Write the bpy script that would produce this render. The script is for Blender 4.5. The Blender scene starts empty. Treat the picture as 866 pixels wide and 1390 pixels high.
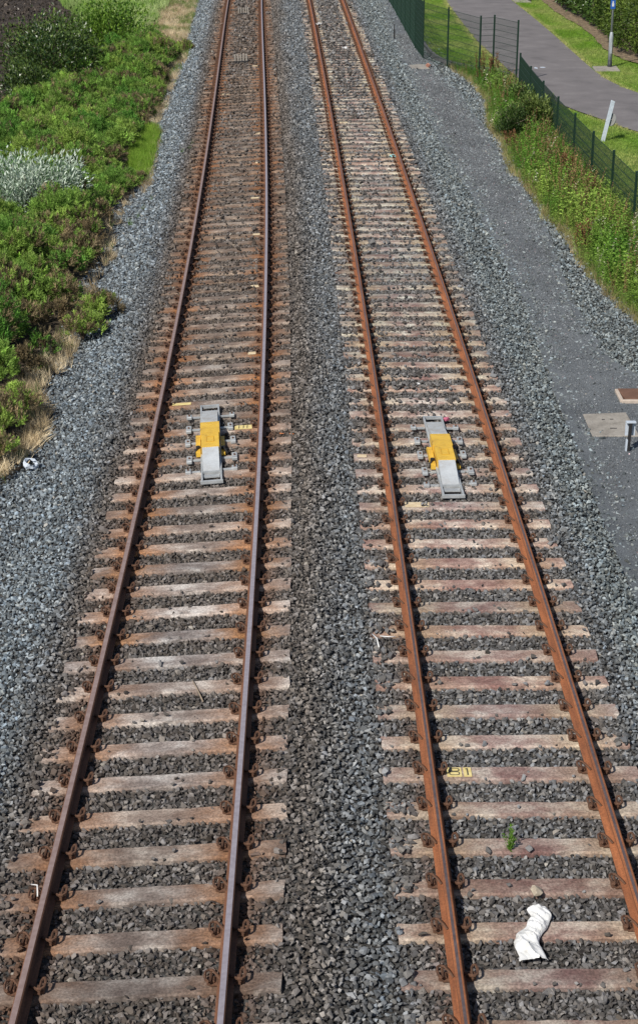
import bpy, bmesh, math, random
import numpy as np
from mathutils import Vector, Matrix, Euler

# ------------------------------------------------------------------ camera, world, sun
scene = bpy.context.scene
COL = scene.collection
random.seed(7)
RNG = np.random.default_rng(11)

cam_data = bpy.data.cameras.new("camera")
cam = bpy.data.objects.new("camera", cam_data)
COL.objects.link(cam)
cam.location = (0, 0, 9.159)
cam.rotation_euler = (math.radians(90 - 21.5865), 0, 0)
cam_data.sensor_width = 36
cam_data.sensor_fit = 'AUTO'
cam_data.lens = 2307.3 / 1390 * 36
cam_data.shift_y = -45 / 1390
cam_data.clip_end = 3000
scene.camera = cam

SUN_TO = Vector((-0.62, -0.85, 1.02)).normalized()
world = bpy.data.worlds.new("World")
scene.world = world
world.use_nodes = True
wn = world.node_tree.nodes
wl = world.node_tree.links
sky = wn.new('ShaderNodeTexSky')
sky.sky_type = 'NISHITA'
sky.sun_disc = False
sky.sun_elevation = math.asin(SUN_TO.z)
sky.sun_rotation = math.atan2(SUN_TO.x, SUN_TO.y)
wl.new(sky.outputs[0], wn['Background'].inputs[0])
wn['Background'].inputs[1].default_value = 0.075

sun_data = bpy.data.lights.new("sun", 'SUN')
sun_data.energy = 4.6
sun_data.angle = math.radians(0.5)
sun_data.color = (1.0, 0.95, 0.87)
sun = bpy.data.objects.new("sun", sun_data)
COL.objects.link(sun)
sun.rotation_euler = SUN_TO.to_track_quat('Z', 'Y').to_euler()
sun.location = (-20, -20, 40)

scene.view_settings.view_transform = 'Standard'
scene.view_settings.look = 'None'
scene.view_settings.exposure = 0.0
scene.view_settings.gamma = 1.0

# ------------------------------------------------------------------ helpers
def link(o, parent=None):
    COL.objects.link(o)
    if parent is not None:
        o.parent = parent
    return o

def empty(name, loc=(0, 0, 0), rot=(0, 0, 0)):
    o = bpy.data.objects.new(name, None)
    o.empty_display_size = 0.2
    o.location = loc
    o.rotation_euler = rot
    return link(o)

def tag(o, label=None, cat=None, group=None, kind=None):
    if label: o['label'] = label
    if cat: o['category'] = cat
    if group: o['group'] = group
    if kind: o['kind'] = kind
    return o

def mesh_obj(name, verts, faces, mats, parent=None, smooth=False, mat_idx=None):
    me = bpy.data.meshes.new(name)
    me.from_pydata([tuple(v) for v in verts], [], [tuple(f) for f in faces])
    for m in (mats if isinstance(mats, (list, tuple)) else [mats]):
        me.materials.append(m)
    if mat_idx is not None:
        me.polygons.foreach_set('material_index', np.asarray(mat_idx, dtype=np.int32))
    if smooth:
        me.polygons.foreach_set('use_smooth', np.ones(len(me.polygons), dtype=bool))
    me.update()
    return link(bpy.data.objects.new(name, me), parent)

class MB:
    """collects boxes, tubes and prisms, then links them as ONE mesh"""
    def __init__(self):
        self.v = []; self.f = []; self.m = []
    def add(self, vs, fs, mi=0):
        n = len(self.v)
        self.v += [tuple(p) for p in vs]
        for f in fs:
            self.f.append([i + n for i in f]); self.m.append(mi)
    def box(self, c, s, rot=None, mi=0, bev=0.0):
        bm = bmesh.new()
        bmesh.ops.create_cube(bm, size=1.0)
        for v in bm.verts:
            v.co = Vector((v.co.x * s[0], v.co.y * s[1], v.co.z * s[2]))
        if bev > 0:
            bmesh.ops.bevel(bm, geom=list(bm.edges), offset=bev, segments=1, profile=0.5, affect='EDGES')
        R = Euler(rot).to_matrix() if rot else Matrix.Identity(3)
        c = Vector(c)
        bm.verts.index_update()
        self.add([R @ v.co + c for v in bm.verts], [[v.index for v in f.verts] for f in bm.faces], mi)
        bm.free()
    def tube(self, pts, rad, n=6, mi=0, caps=True):
        pts = [Vector(p) for p in pts]
        rads = rad if isinstance(rad, (list, tuple)) else [rad] * len(pts)
        rings = []
        up = Vector((0, 0, 1))
        for i, p in enumerate(pts):
            d = (pts[min(i + 1, len(pts) - 1)] - pts[max(i - 1, 0)]).normalized()
            a = d.cross(up)
            if a.length < 1e-3: a = d.cross(Vector((1, 0, 0)))
            a.normalize(); b = a.cross(d).normalized()
            rings.append([p + (a * math.cos(2 * math.pi * k / n) + b * math.sin(2 * math.pi * k / n)) * rads[i] for k in range(n)])
        vs = [q for r in rings for q in r]
        fs = []
        for i in range(len(pts) - 1):
            for k in range(n):
                fs.append([i * n + k, i * n + (k + 1) % n, (i + 1) * n + (k + 1) % n, (i + 1) * n + k])
        if caps:
            fs.append(list(range(n))[::-1]); fs.append([(len(pts) - 1) * n + k for k in range(n)])
        self.add(vs, fs, mi)
    def prism(self, prof, x0, x1, mi=0):
        """profile in (y,z), extruded along x"""
        n = len(prof)
        vs = [(x0, p[0], p[1]) for p in prof] + [(x1, p[0], p[1]) for p in prof]
        fs = [[i, (i + 1) % n, n + (i + 1) % n, n + i] for i in range(n)]
        fs += [list(range(n))[::-1], list(range(n, 2 * n))]
        self.add(vs, fs, mi)
    def build(self, name, mats, parent=None, smooth=False):
        o = mesh_obj(name, self.v, self.f, mats, parent, smooth, self.m)
        bm = bmesh.new(); bm.from_mesh(o.data)
        bmesh.ops.recalc_face_normals(bm, faces=list(bm.faces))
        bm.to_mesh(o.data); bm.free()
        return o

def hash2(ix, iy, seed):
    h = (ix.astype(np.int64) * 374761393 + iy.astype(np.int64) * 668265263 + seed * 1442695041) & 0xFFFFFFFF
    h = ((h ^ (h >> 13)) * 1274126177) & 0xFFFFFFFF
    h = h ^ (h >> 16)
    return (h & 0xFFFFFF) / float(0xFFFFFF)

def vnoise(x, y, seed=0):
    x = np.asarray(x, float); y = np.asarray(y, float)
    ix = np.floor(x); iy = np.floor(y)
    fx = x - ix; fy = y - iy
    fx = fx * fx * (3 - 2 * fx); fy = fy * fy * (3 - 2 * fy)
    a = hash2(ix, iy, seed); b = hash2(ix + 1, iy, seed); c = hash2(ix, iy + 1, seed); d = hash2(ix + 1, iy + 1, seed)
    return (a * (1 - fx) + b * fx) * (1 - fy) + (c * (1 - fx) + d * fx) * fy

def fbm(x, y, seed=0, o=3):
    s = 0; a = 0.5; t = 0
    for k in range(o):
        s = s + a * vnoise(np.asarray(x) * 2 ** k, np.asarray(y) * 2 ** k, seed + k * 17); t += a; a *= 0.5
    return s / t

def sstep(e0, e1, x):
    t = np.clip((np.asarray(x, float) - e0) / (e1 - e0), 0, 1)
    return t * t * (3 - 2 * t)

# ------------------------------------------------------------------ materials
def nodes_of(m):
    m.use_nodes = True
    nt = m.node_tree
    return nt, nt.nodes, nt.links, nt.nodes['Principled BSDF']

def noise_node(nt, coord, scale, detail=6, rough=0.6):
    n = nt.nodes.new('ShaderNodeTexNoise')
    n.inputs['Scale'].default_value = scale
    n.inputs['Detail'].default_value = detail
    n.inputs['Roughness'].default_value = rough
    nt.links.new(coord, n.inputs['Vector'])
    return n

def ramp_node(nt, fac, stops):
    r = nt.nodes.new('ShaderNodeValToRGB')
    el = r.color_ramp.elements
    while len(el) > 1: el.remove(el[-1])
    el[0].position = stops[0][0]; el[0].color = (*stops[0][1], 1)
    for p, c in stops[1:]:
        e = el.new(p); e.color = (*c, 1)
    nt.links.new(fac, r.inputs[0])
    return r

def mix_node(nt, fac, a, b, blend='MIX'):
    m = nt.nodes.new('ShaderNodeMix')
    m.data_type = 'RGBA'; m.blend_type = blend
    for sock, val in ((m.inputs[0], fac), (m.inputs[6], a), (m.inputs[7], b)):
        if hasattr(val, 'links'): nt.links.new(val, sock)
        elif isinstance(val, (tuple, list)): sock.default_value = (*val, 1) if len(val) == 3 else val
        else: sock.default_value = val
    return m.outputs[2]

def coord_out(nt, kind='Object'):
    t = nt.nodes.new('ShaderNodeTexCoord')
    return t.outputs[kind]

def noisy_mat(name, stops, scale=8.0, rough=0.85, bump=0.3, bump_scale=None, metallic=0.0, detail=8, fine=None, dist=0.01):
    m = bpy.data.materials.new(name)
    nt, N, L, P = nodes_of(m)
    co = coord_out(nt)
    n = noise_node(nt, co, scale, detail)
    col = ramp_node(nt, n.outputs[0], stops).outputs[0]
    if fine:
        f = noise_node(nt, co, fine[0], 3, 0.7)
        fr = ramp_node(nt, f.outputs[0], [(0.3, (fine[1],) * 3), (0.7, (fine[2],) * 3)])
        col = mix_node(nt, 1.0, col, fr.outputs[0], 'MULTIPLY')
    L.new(col, P.inputs['Base Color'])
    P.inputs['Roughness'].default_value = rough
    P.inputs['Metallic'].default_value = metallic
    if bump:
        b = N.new('ShaderNodeBump'); b.inputs['Strength'].default_value = bump; b.inputs['Distance'].default_value = dist
        bn = noise_node(nt, co, bump_scale or scale * 4, 6)
        L.new(bn.outputs[0], b.inputs['Height']); L.new(b.outputs[0], P.inputs['Normal'])
    return m

def tint_mat(name, attr_type='INSTANCER', rough=0.9, translucent=0.0, var=0.0, vscale=30.0, spec=0.2):
    m = bpy.data.materials.new(name)
    nt, N, L, P = nodes_of(m)
    a = N.new('ShaderNodeAttribute'); a.attribute_type = attr_type; a.attribute_name = 'tint'
    col = a.outputs['Color']
    if var > 0:
        n = noise_node(nt, coord_out(nt), vscale, 4)
        r = ramp_node(nt, n.outputs[0], [(0.3, (1 - var,) * 3), (0.7, (1 + var,) * 3)])
        col = mix_node(nt, 1.0, col, r.outputs[0], 'MULTIPLY')
    L.new(col, P.inputs['Base Color'])
    P.inputs['Roughness'].default_value = rough
    P.inputs['Specular IOR Level'].default_value = spec
    if translucent > 0:
        t = N.new('ShaderNodeBsdfTranslucent'); L.new(col, t.inputs[0])
        mx = N.new('ShaderNodeMixShader'); mx.inputs[0].default_value = translucent
        L.new(P.outputs[0], mx.inputs[1]); L.new(t.outputs[0], mx.inputs[2])
        L.new(mx.outputs[0], N['Material Output'].inputs[0])
    return m

def plain_mat(name, col, rough=0.6, metallic=0.0, var=0.15, scale=12.0):
    lo = tuple(c * (1 - var) for c in col); hi = tuple(min(1, c * (1 + var)) for c in col)
    return noisy_mat(name, [(0.3, lo), (0.7, hi)], scale, rough, 0.08, None, metallic)

M = {}
M['stone'] = tint_mat('ballast_rock', 'INSTANCER', 0.95, 0, 0.35, 28.0, 0.12)
M['leaf_inst'] = tint_mat('leaf_instanced', 'INSTANCER', 0.6, 0.3, 0.0, 30, 0.25)
M['leaf'] = tint_mat('leaf', 'GEOMETRY', 0.5, 0.3, 0.0, 30, 0.3)
M['leaf_gloss'] = tint_mat('leaf_glossy', 'GEOMETRY', 0.35, 0.2, 0.0, 30, 0.5)
M['bed'] = noisy_mat('ballast_grit', [(0.35, (0.018, 0.016, 0.014)), (0.5, (0.05, 0.047, 0.044)), (0.7, (0.12, 0.118, 0.115))], 24, 0.95, 0.9, 30, 0, 10, None, 0.03)
M['cess'] = noisy_mat('cess_fines', [(0.3, (0.084, 0.093, 0.103)), (0.55, (0.125, 0.138, 0.15)), (0.8, (0.17, 0.186, 0.2))], 1.4, 0.95, 0.8, 70, 0, 8, (55, 0.55, 1.5), 0.012)
M['soil'] = noisy_mat('dark_soil', [(0.3, (0.022, 0.016, 0.013)), (0.55, (0.045, 0.034, 0.027)), (0.8, (0.085, 0.066, 0.052))], 2.2, 1.0, 1.0, 9, 0, 10, (14, 0.6, 1.4), 0.08)
M['verge'] = noisy_mat('verge_earth', [(0.3, (0.035, 0.026, 0.018)), (0.55, (0.07, 0.052, 0.034)), (0.8, (0.13, 0.1, 0.06))], 1.8, 1.0, 1.0, 12, 0, 10, (18, 0.6, 1.4), 0.05)
M['ground'] = noisy_mat('rough_grass_far', [(0.3, (0.04, 0.07, 0.018)), (0.6, (0.08, 0.11, 0.03)), (0.8, (0.14, 0.14, 0.06))], 0.15, 1.0, 0.5, 3)
M['lawn'] = noisy_mat('mown_turf', [(0.3, (0.07, 0.155, 0.012)), (0.55, (0.115, 0.21, 0.022)), (0.8, (0.2, 0.25, 0.06))], 0.7, 1.0, 0.9, 28, 0, 8, (22, 0.7, 1.3), 0.04)
M['asphalt'] = noisy_mat('worn_asphalt', [(0.28, (0.125, 0.116, 0.117)), (0.45, (0.165, 0.152, 0.154)), (0.55, (0.175, 0.161, 0.163)), (0.74, (0.215, 0.2, 0.2))], 1.1, 0.92, 0.4, 120, 0, 6, (60, 0.88, 1.12), 0.004)
M['litter_soil'] = noisy_mat('leaf_litter', [(0.3, (0.07, 0.05, 0.03)), (0.5, (0.2, 0.145, 0.09)), (0.75, (0.36, 0.27, 0.18))], 5, 1.0, 0.9, 16, 0, 8, (20, 0.6, 1.4), 0.05)
M['concrete'] = noisy_mat('cover_concrete', [(0.3, (0.22, 0.2, 0.175)), (0.5, (0.31, 0.285, 0.25)), (0.75, (0.4, 0.37, 0.33))], 4, 0.9, 0.4, 60, 0, 8, (26, 0.8, 1.15))
M['edging'] = noisy_mat('edging_concrete', [(0.3, (0.1, 0.095, 0.1)), (0.7, (0.2, 0.19, 0.2))], 6, 0.9, 0.4)
M['rust_slab'] = noisy_mat('rust_cover', [(0.3, (0.12, 0.062, 0.04)), (0.7, (0.19, 0.1, 0.066))], 7, 0.85, 0.3)
M['pale_kerb'] = plain_mat('pale_concrete', (0.5, 0.42, 0.35), 0.9)
M['green_paint'] = plain_mat('green_fence_coat', (0.006, 0.026, 0.016), 0.45, 0, 0.2)
M['wire'] = plain_mat('green_wire_coat', (0.012, 0.034, 0.022), 0.5, 0, 0.1)
M['galv'] = noisy_mat('galvanised_steel', [(0.3, (0.36, 0.38, 0.39)), (0.7, (0.55, 0.57, 0.58))], 9, 0.5, 0.1, None, 0.25)
M['ramp'] = noisy_mat('ramp_grey', [(0.28, (0.4, 0.34, 0.27)), (0.42, (0.5, 0.5, 0.49)), (0.55, (0.56, 0.59, 0.61)), (0.8, (0.66, 0.69, 0.71))], 3.5, 0.55, 0.1, None, 0.15, 8, (40, 0.9, 1.06))
M['yellow'] = noisy_mat('magnet_yellow', [(0.28, (0.42, 0.25, 0.05)), (0.42, (0.68, 0.42, 0.055)), (0.6, (0.78, 0.49, 0.06)), (0.8, (0.8, 0.54, 0.1))], 5, 0.5, 0.1, None, 0, 8, (30, 0.9, 1.05))
M['yellow_pale'] = noisy_mat('marker_yellow', [(0.3, (0.62, 0.48, 0.16)), (0.7, (0.82, 0.7, 0.34))], 12, 0.7, 0.1)
M['marker_cream'] = noisy_mat('marker_cream', [(0.3, (0.55, 0.42, 0.24)), (0.7, (0.78, 0.66, 0.46))], 12, 0.8, 0.1)
M['black'] = plain_mat('black_rubber', (0.02, 0.019, 0.02), 0.6)
M['white_plastic'] = noisy_mat('white_sheet', [(0.25, (0.5, 0.48, 0.44)), (0.42, (0.72, 0.72, 0.7)), (0.7, (0.84, 0.84, 0.84))], 9, 0.5, 0.35, 22, 0, 8, None, 0.02)
M['lamp_grey'] = noisy_mat('lamp_steel', [(0.3, (0.3, 0.33, 0.36)), (0.7, (0.48, 0.52, 0.56))], 7, 0.5, 0.1, None, 0.2)
M['lamp_dark'] = plain_mat('lamp_base_black', (0.03, 0.035, 0.04), 0.6)
M['blue'] = plain_mat('sign_blue', (0.03, 0.13, 0.5), 0.4)
M['sign_pale'] = plain_mat('sign_pale_blue_grey', (0.52, 0.58, 0.66), 0.5)
M['sign_back'] = plain_mat('sign_back_grey', (0.3, 0.3, 0.29), 0.5, 0.2)
M['shed'] = plain_mat('shed_green_grey', (0.07, 0.11, 0.1), 0.6)
M['brick_red'] = plain_mat('brick_pink', (0.45, 0.22, 0.16), 0.9)
M['cyan'] = plain_mat('litter_cyan', (0.35, 0.75, 0.75), 0.5)
M['orange_stick'] = plain_mat('litter_orange', (0.7, 0.26, 0.1), 0.7)
M['pink'] = plain_mat('litter_pink', (0.6, 0.16, 0.25), 0.6)
M['tan_stone'] = noisy_mat('tan_stone', [(0.3, (0.3, 0.25, 0.19)), (0.7, (0.46, 0.4, 0.31))], 25, 0.9, 0.3)
M['bark'] = plain_mat('bark', (0.09, 0.065, 0.045), 0.9, 0, 0.3)
M['twig'] = plain_mat('pale_twig', (0.28, 0.22, 0.16), 0.9, 0, 0.2)
M['clip'] = noisy_mat('clip_rust', [(0.3, (0.05, 0.025, 0.016)), (0.5, (0.11, 0.054, 0.031)), (0.75, (0.19, 0.095, 0.055))], 30, 0.85, 0.3)

def rail_rust(name, lo, mid, hi):
    m = bpy.data.materials.new(name)
    nt, N, L, P = nodes_of(m)
    co = coord_out(nt)
    mp = N.new('ShaderNodeMapping'); mp.inputs['Scale'].default_value = (1, 0.12, 1); L.new(co, mp.inputs[0])
    n = noise_node(nt, mp.outputs[0], 11, 8, 0.65)
    n2 = noise_node(nt, co, 45, 5, 0.7)
    col = ramp_node(nt, n.outputs[0], [(0.3, lo), (0.5, mid), (0.72, hi)]).outputs[0]
    f = ramp_node(nt, n2.outputs[0], [(0.3, (0.7,) * 3), (0.7, (1.25,) * 3)]).outputs[0]
    L.new(mix_node(nt, 1.0, col, f, 'MULTIPLY'), P.inputs['Base Color'])
    P.inputs['Roughness'].default_value = 0.9
    b = N.new('ShaderNodeBump'); b.inputs['Strength'].default_value = 0.35; b.inputs['Distance'].default_value = 0.004
    L.new(n2.outputs[0], b.inputs['Height']); L.new(b.outputs[0], P.inputs['Normal'])
    return m
M['rust_brown'] = rail_rust('rail_rust_brown', (0.095, 0.042, 0.025), (0.165, 0.073, 0.04), (0.25, 0.11, 0.058))
M['rust_orange'] = rail_rust('rail_rust_orange', (0.15, 0.056, 0.027), (0.27, 0.097, 0.04), (0.4, 0.145, 0.056))
M['top_worn'] = noisy_mat('rail_top_worn', [(0.3, (0.37, 0.325, 0.355)), (0.7, (0.5, 0.45, 0.49))], 14, 0.45, 0.05, None, 0.4)  # worn running band; its lavender cast is sky reflection put into the colour
M['top_brown'] = noisy_mat('rail_top_brown', [(0.3, (0.27, 0.185, 0.165)), (0.7, (0.38, 0.285, 0.265))], 14, 0.55, 0.05, None, 0.25)
M['top_dull'] = noisy_mat('rail_top_dull', [(0.3, (0.115, 0.085, 0.085)), (0.7, (0.185, 0.145, 0.145))], 14, 0.5, 0.05, None, 0.35)

def sleeper_mat(name, lo, mid, hi, rust, rust_amt):
    m = bpy.data.materials.new(name)
    nt, N, L, P = nodes_of(m)
    co = coord_out(nt)
    oi = N.new('ShaderNodeObjectInfo')
    off = N.new('ShaderNodeVectorMath'); off.operation = 'MULTIPLY_ADD'
    L.new(oi.outputs['Random'], off.inputs[0]); off.inputs[1].default_value = (57, 31, 17); L.new(co, off.inputs[2])
    mp = N.new('ShaderNodeMapping'); mp.inputs['Scale'].default_value = (0.8, 1.15, 1); L.new(off.outputs[0], mp.inputs[0])
    n1 = noise_node(nt, mp.outputs[0], 3.2, 9, 0.62)
    n2 = noise_node(nt, off.outputs[0], 42, 5, 0.7)
    n3 = noise_node(nt, mp.outputs[0], 5.5, 7, 0.65)
    col = ramp_node(nt, n1.outputs[0], [(0.36, lo), (0.49, mid), (0.63, hi)]).outputs[0]
    speck = ramp_node(nt, n2.outputs[0], [(0.34, (0.5,) * 3), (0.5, (0.98,) * 3), (0.66, (1.55,) * 3)]).outputs[0]
    col = mix_node(nt, 0.85, col, speck, 'MULTIPLY')
    mp2 = N.new('ShaderNodeMapping'); mp2.inputs['Scale'].default_value = (5, 7, 5); L.new(off.outputs[0], mp2.inputs[0])
    n4 = noise_node(nt, mp2.outputs[0], 1.6, 5, 0.6)
    crack = ramp_node(nt, n4.outputs[0], [(0.30, (0.6,) * 3), (0.40, (1.0,) * 3)]).outputs[0]
    col = mix_node(nt, 0.8, col, crack, 'MULTIPLY')
    # rust washed out of the rail seats
    sx = N.new('ShaderNodeSeparateXYZ'); L.new(co, sx.inputs[0])
    ab = N.new('ShaderNodeMath'); ab.operation = 'ABSOLUTE'; L.new(sx.outputs[0], ab.inputs[0])
    d = N.new('ShaderNodeMath'); d.operation = 'SUBTRACT'; L.new(ab.outputs[0], d.inputs[0]); d.inputs[1].default_value = 0.80
    da = N.new('ShaderNodeMath'); da.operation = 'ABSOLUTE'; L.new(d.outputs[0], da.inputs[0])
    mr = N.new('ShaderNodeMapRange'); L.new(da.outputs[0], mr.inputs[0])
    mr.inputs[1].default_value = 0.06; mr.inputs[2].default_value = 0.66; mr.inputs[3].default_value = 1.0; mr.inputs[4].default_value = 0.0
    sub = N.new('ShaderNodeMath'); sub.operation = 'MULTIPLY_ADD'; L.new(n3.outputs[0], sub.inputs[0]); sub.inputs[1].default_value = 2.4; sub.inputs[2].default_value = -0.85
    add = N.new('ShaderNodeMath'); add.operation = 'ADD'; add.use_clamp = True; L.new(mr.outputs[0], add.inputs[0]); L.new(sub.outputs[0], add.inputs[1])
    ml = N.new('ShaderNodeMath'); ml.operation = 'MULTIPLY'; ml.use_clamp = True; L.new(add.outputs[0], ml.inputs[0]); L.new(mr.outputs[0], ml.inputs[1])
    m2 = N.new('ShaderNodeMath'); m2.operation = 'MULTIPLY'; L.new(ml.outputs[0], m2.inputs[0]); m2.inputs[1].default_value = rust_amt
    m3 = N.new('ShaderNodeMath'); m3.operation = 'MULTIPLY'; L.new(m2.outputs[0], m3.inputs[0]); L.new(oi.outputs['Alpha'], m3.inputs[1])
    rs = mix_node(nt, 1.0, rust, speck, 'MULTIPLY')
    col = mix_node(nt, m3.outputs[0], col, rs)
    col = mix_node(nt, 1.0, col, oi.outputs['Color'], 'MULTIPLY')
    L.new(col, P.inputs['Base Color'])
    P.inputs['Roughness'].default_value = 0.92
    b = N.new('ShaderNodeBump'); b.inputs['Strength'].default_value = 0.5; b.inputs['Distance'].default_value = 0.006
    L.new(n2.outputs[0], b.inputs['Height']); L.new(b.outputs[0], P.inputs['Normal'])
    return m
M['sleeper_brown'] = sleeper_mat('sleeper_brown', (0.17, 0.132, 0.115), (0.28, 0.235, 0.21), (0.48, 0.44, 0.405), (0.34, 0.145, 0.045), 1.0)
M['sleeper_pink'] = sleeper_mat('sleeper_pink', (0.215, 0.125, 0.115), (0.345, 0.25, 0.225), (0.58, 0.52, 0.465), (0.48, 0.39, 0.25), 0.6)

# ------------------------------------------------------------------ track geometry
C1 = (-2.0744, -1.1402, -0.4716, 0.2728, -0.0235)
C2 = (1.5357, -0.8432, -0.187, 0.1031, -0.0292)
def _c(co, Y):
    Y = np.asarray(Y, float)
    def ev(y):
        t = (y - 40) / 40
        return sum(k * t ** i for i, k in enumerate(co))
    def dv(y):
        t = (y - 40) / 40
        return sum(i * k * t ** (i - 1) for i, k in enumerate(co) if i) / 40
    yc = np.clip(Y, 10, 92)
    return ev(yc) + dv(yc) * (Y - yc), dv(yc)
def c1(Y): return _c(C1, Y)[0]
def c2(Y): return _c(C2, Y)[0]
def cant1(Y): return 0.06 - 0.036 * sstep(30, 85, Y)
PH = (31.7733, 31.9133)
LE = np.array([(93.74, -6.53), (83.45, -6.15), (74.16, -5.81), (70.76, -5.38), (66.09, -5.46), (59.06, -5.27), (55.02, -5.33), (53.83, -5.04), (49.08, -4.8), (45.61, -4.56), (43.08, -5.05), (40.8, -4.98), (37.9, -4.77), (36.52, -4.89), (33.86, -4.84), (31.04, -4.68), (30.08, -4.72), (28.87, -5.02), (27.25, -4.68), (25.74, -4.54), (24.41, -4.92), (22, -5.3), (10, -5.3)])[::-1]
CL = np.array([(140, 2.2), (89.44, 3.45), (75.66, 3.3), (63.95, 3.55), (52.87, 3.81), (49.19, 3.95), (44.53, 4.14), (40.16, 4.21), (36.33, 4.33), (32.95, 4.38), (30.23, 4.31), (27.77, 4.24), (26.03, 4.26), (24.43, 4.21), (10, 4.2)])[::-1]
CR = np.array([(140, 3.5), (92, 4.2), (83.93, 4.31), (67.99, 4.37), (61.33, 4.85), (52.11, 5.13), (47.26, 5.14), (42.67, 5.42), (37.71, 5.25), (34.8, 5.08), (31.81, 5.11), (29.87, 5.2), (28.8, 5.6), (28.0, 8.0), (10, 9)])[::-1]
WD = np.array([(140, 3.7), (92, 4.3), (78, 4.3), (71, 4.6), (67, 5.2), (63.59, 5.62), (59.38, 5.85), (54.03, 5.43), (51.38, 5.55), (47.26, 5.39), (44.25, 5.61), (41.1, 5.62), (39.49, 5.91), (36.72, 5.82), (34.62, 6.0), (32.43, 6.31), (29, 6.9), (10, 7.5)])[::-1]
def ip(tab, Y): return np.interp(Y, tab[:, 0], tab[:, 1])

def level(x, Y):
    """height of the ballast surface"""
    x = np.asarray(x, float); Y = np.asarray(Y, float)
    k1 = c1(Y); k2 = c2(Y); u1 = x - k1; u2 = x - k2
    ca = cant1(Y)
    inT1 = np.clip(u1, -1.6, 1.6) * ca
    fade = sstep(0, 1, (u1 - 1.5) / np.maximum(k2 - k1 - 3.0, 0.2))
    z = inT1 * (1 - fade) - 0.03
    a = -1.3 - u1
    b = u2 - 1.3
    z = z - 0.4 * sstep(0.2, 1.65, a) * (a > 0)
    z = z - 0.27 * sstep(0.2, 1.15, b) * (b > 0)
    return z

def grid_sheet(name, mat, ys, xl, xr, n, zf, kind='structure', label=None):
    ys = np.asarray(ys); rows = len(ys)
    t = np.linspace(0, 1, n)
    X = xl(ys)[:, None] * (1 - t) + xr(ys)[:, None] * t
    Y = np.repeat(ys[:, None], n, 1)
    Z = zf(X, Y)
    v = np.stack([X, Y, Z], -1).reshape(-1, 3)
    f = [(r * n + i, r * n + i + 1, (r + 1) * n + i + 1, (r + 1) * n + i) for r in range(rows - 1) for i in range(n - 1)]
    o = mesh_obj(name, v, f, mat, None, True)
    o['kind'] = kind
    return o

# ------------------------------------------------------------------ ground sheets
g = mesh_obj('ground', [(-900, -200, -0.75), (900, -200, -0.75), (900, 1600, -0.75), (-900, 1600, -0.75)], [(0, 1, 2, 3)], M['ground']); g['kind'] = 'structure'
YS = np.concatenate([np.arange(4, 60, 0.5), np.arange(60, 150, 1.0)])
grid_sheet('ballast_bed', M['bed'], YS, lambda Y: c1(Y) - 3.4, lambda Y: c2(Y) + 5.2, 70,
           lambda X, Y: level(X, Y) - 0.03 + 0.012 * (fbm(X * 6, Y * 6, 3) - 0.5))
grid_sheet('verge_soil', M['verge'], YS, lambda Y: np.full_like(Y, -10.4 + 0.0) - 0 * Y, lambda Y: ip(LE, Y) + 0.12, 30,
           lambda X, Y: -0.44 + 0.1 * (fbm(X * 1.3, Y * 1.3, 5) - 0.5) - 0.1 * sstep(0.55, 0.1, ip(LE, Y) - X))
grid_sheet('bare_soil', M['soil'], YS, lambda Y: np.full_like(Y, -40.0), lambda Y: np.full_like(Y, -10.4), 90,
           lambda X, Y: -0.44 + 0.5 * (fbm(X * 0.9, Y * 0.9, 9, 4) - 0.5) * sstep(-0.2, 0.8, -10.4 - X))
grid_sheet('cess_path', M['cess'], YS, lambda Y: ip(CL, Y) - 0.2, lambda Y: np.minimum(ip(CR, Y) + 0.15, 8), 16,
           lambda X, Y: np.maximum(level(X, Y) + 0.004, -0.303) + 0.012 * fbm(X * 3, Y * 3, 21))
def lawn_z(X, Y): return -0.275 + 0.05 * (fbm(X * 0.6, Y * 0.6, 31) - 0.5)
grid_sheet('lawn', M['lawn'], YS, lambda Y: ip(WD, Y) + 0.05 + 0.25 * sstep(60, 67, Y), lambda Y: np.full_like(Y, 60.0), 60, lambda X, Y: lawn_z(X, Y))
# asphalt footpath, bending to the right near the leaning sign
PL = [(6.35, 140), (6.5, 100), (6.6, 92.3), (6.69, 81.9), (6.84, 74.4), (7.06, 70.6), (7.4, 64.3), (8.16, 58.6), (9.03, 55.6), (9.95, 53.0), (12.5, 48.3), (17, 44.0), (30, 38)]
PR = [(10.1, 140), (10.05, 100), (10.02, 92.3), (10.25, 84), (10.38, 76.2), (10.46, 69.5), (10.55, 65.4), (10.85, 62.5), (11.5, 60.0), (12.6, 57.6), (15.5, 54.0), (20, 50.5), (33, 44)]
def resample(p, n):
    p = np.array(p, float); t = np.linspace(0, len(p) - 1, n)
    out = []
    for q in t:
        i = min(int(q), len(p) - 2); f = q - i
        p0 = p[max(i - 1, 0)]; p1 = p[i]; p2 = p[i + 1]; p3 = p[min(i + 2, len(p) - 1)]
        out.append(0.5 * ((2 * p1) + (-p0 + p2) * f + (2 * p0 - 5 * p1 + 4 * p2 - p3) * f * f + (-p0 + 3 * p1 - 3 * p2 + p3) * f ** 3))
    return np.array(out)
pl = resample(PL, 80); prr = resample(PR, 80)
vs = []; fs = []
for i in range(80):
    for k in range(7):
        q = pl[i] * (1 - k / 6) + prr[i] * (k / 6)
        vs.append((q[0], q[1], -0.238 + 0.03 * math.sin(math.pi * k / 6)))
for i in range(79):
    for k in range(6):
        a = i * 7 + k; fs.append((a, a + 1, a + 8, a + 7))
fp = mesh_obj('footpath', vs, fs, M['asphalt'], None, True); fp['kind'] = 'structure'
def path_lr(Y):
    """x-range of the footpath at each Y (used to keep grass off it)"""
    l = np.interp(Y, pl[::-1, 1], pl[::-1, 0]); r = np.interp(Y, prr[::-1, 1], prr[::-1, 0])
    return l, r
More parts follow.
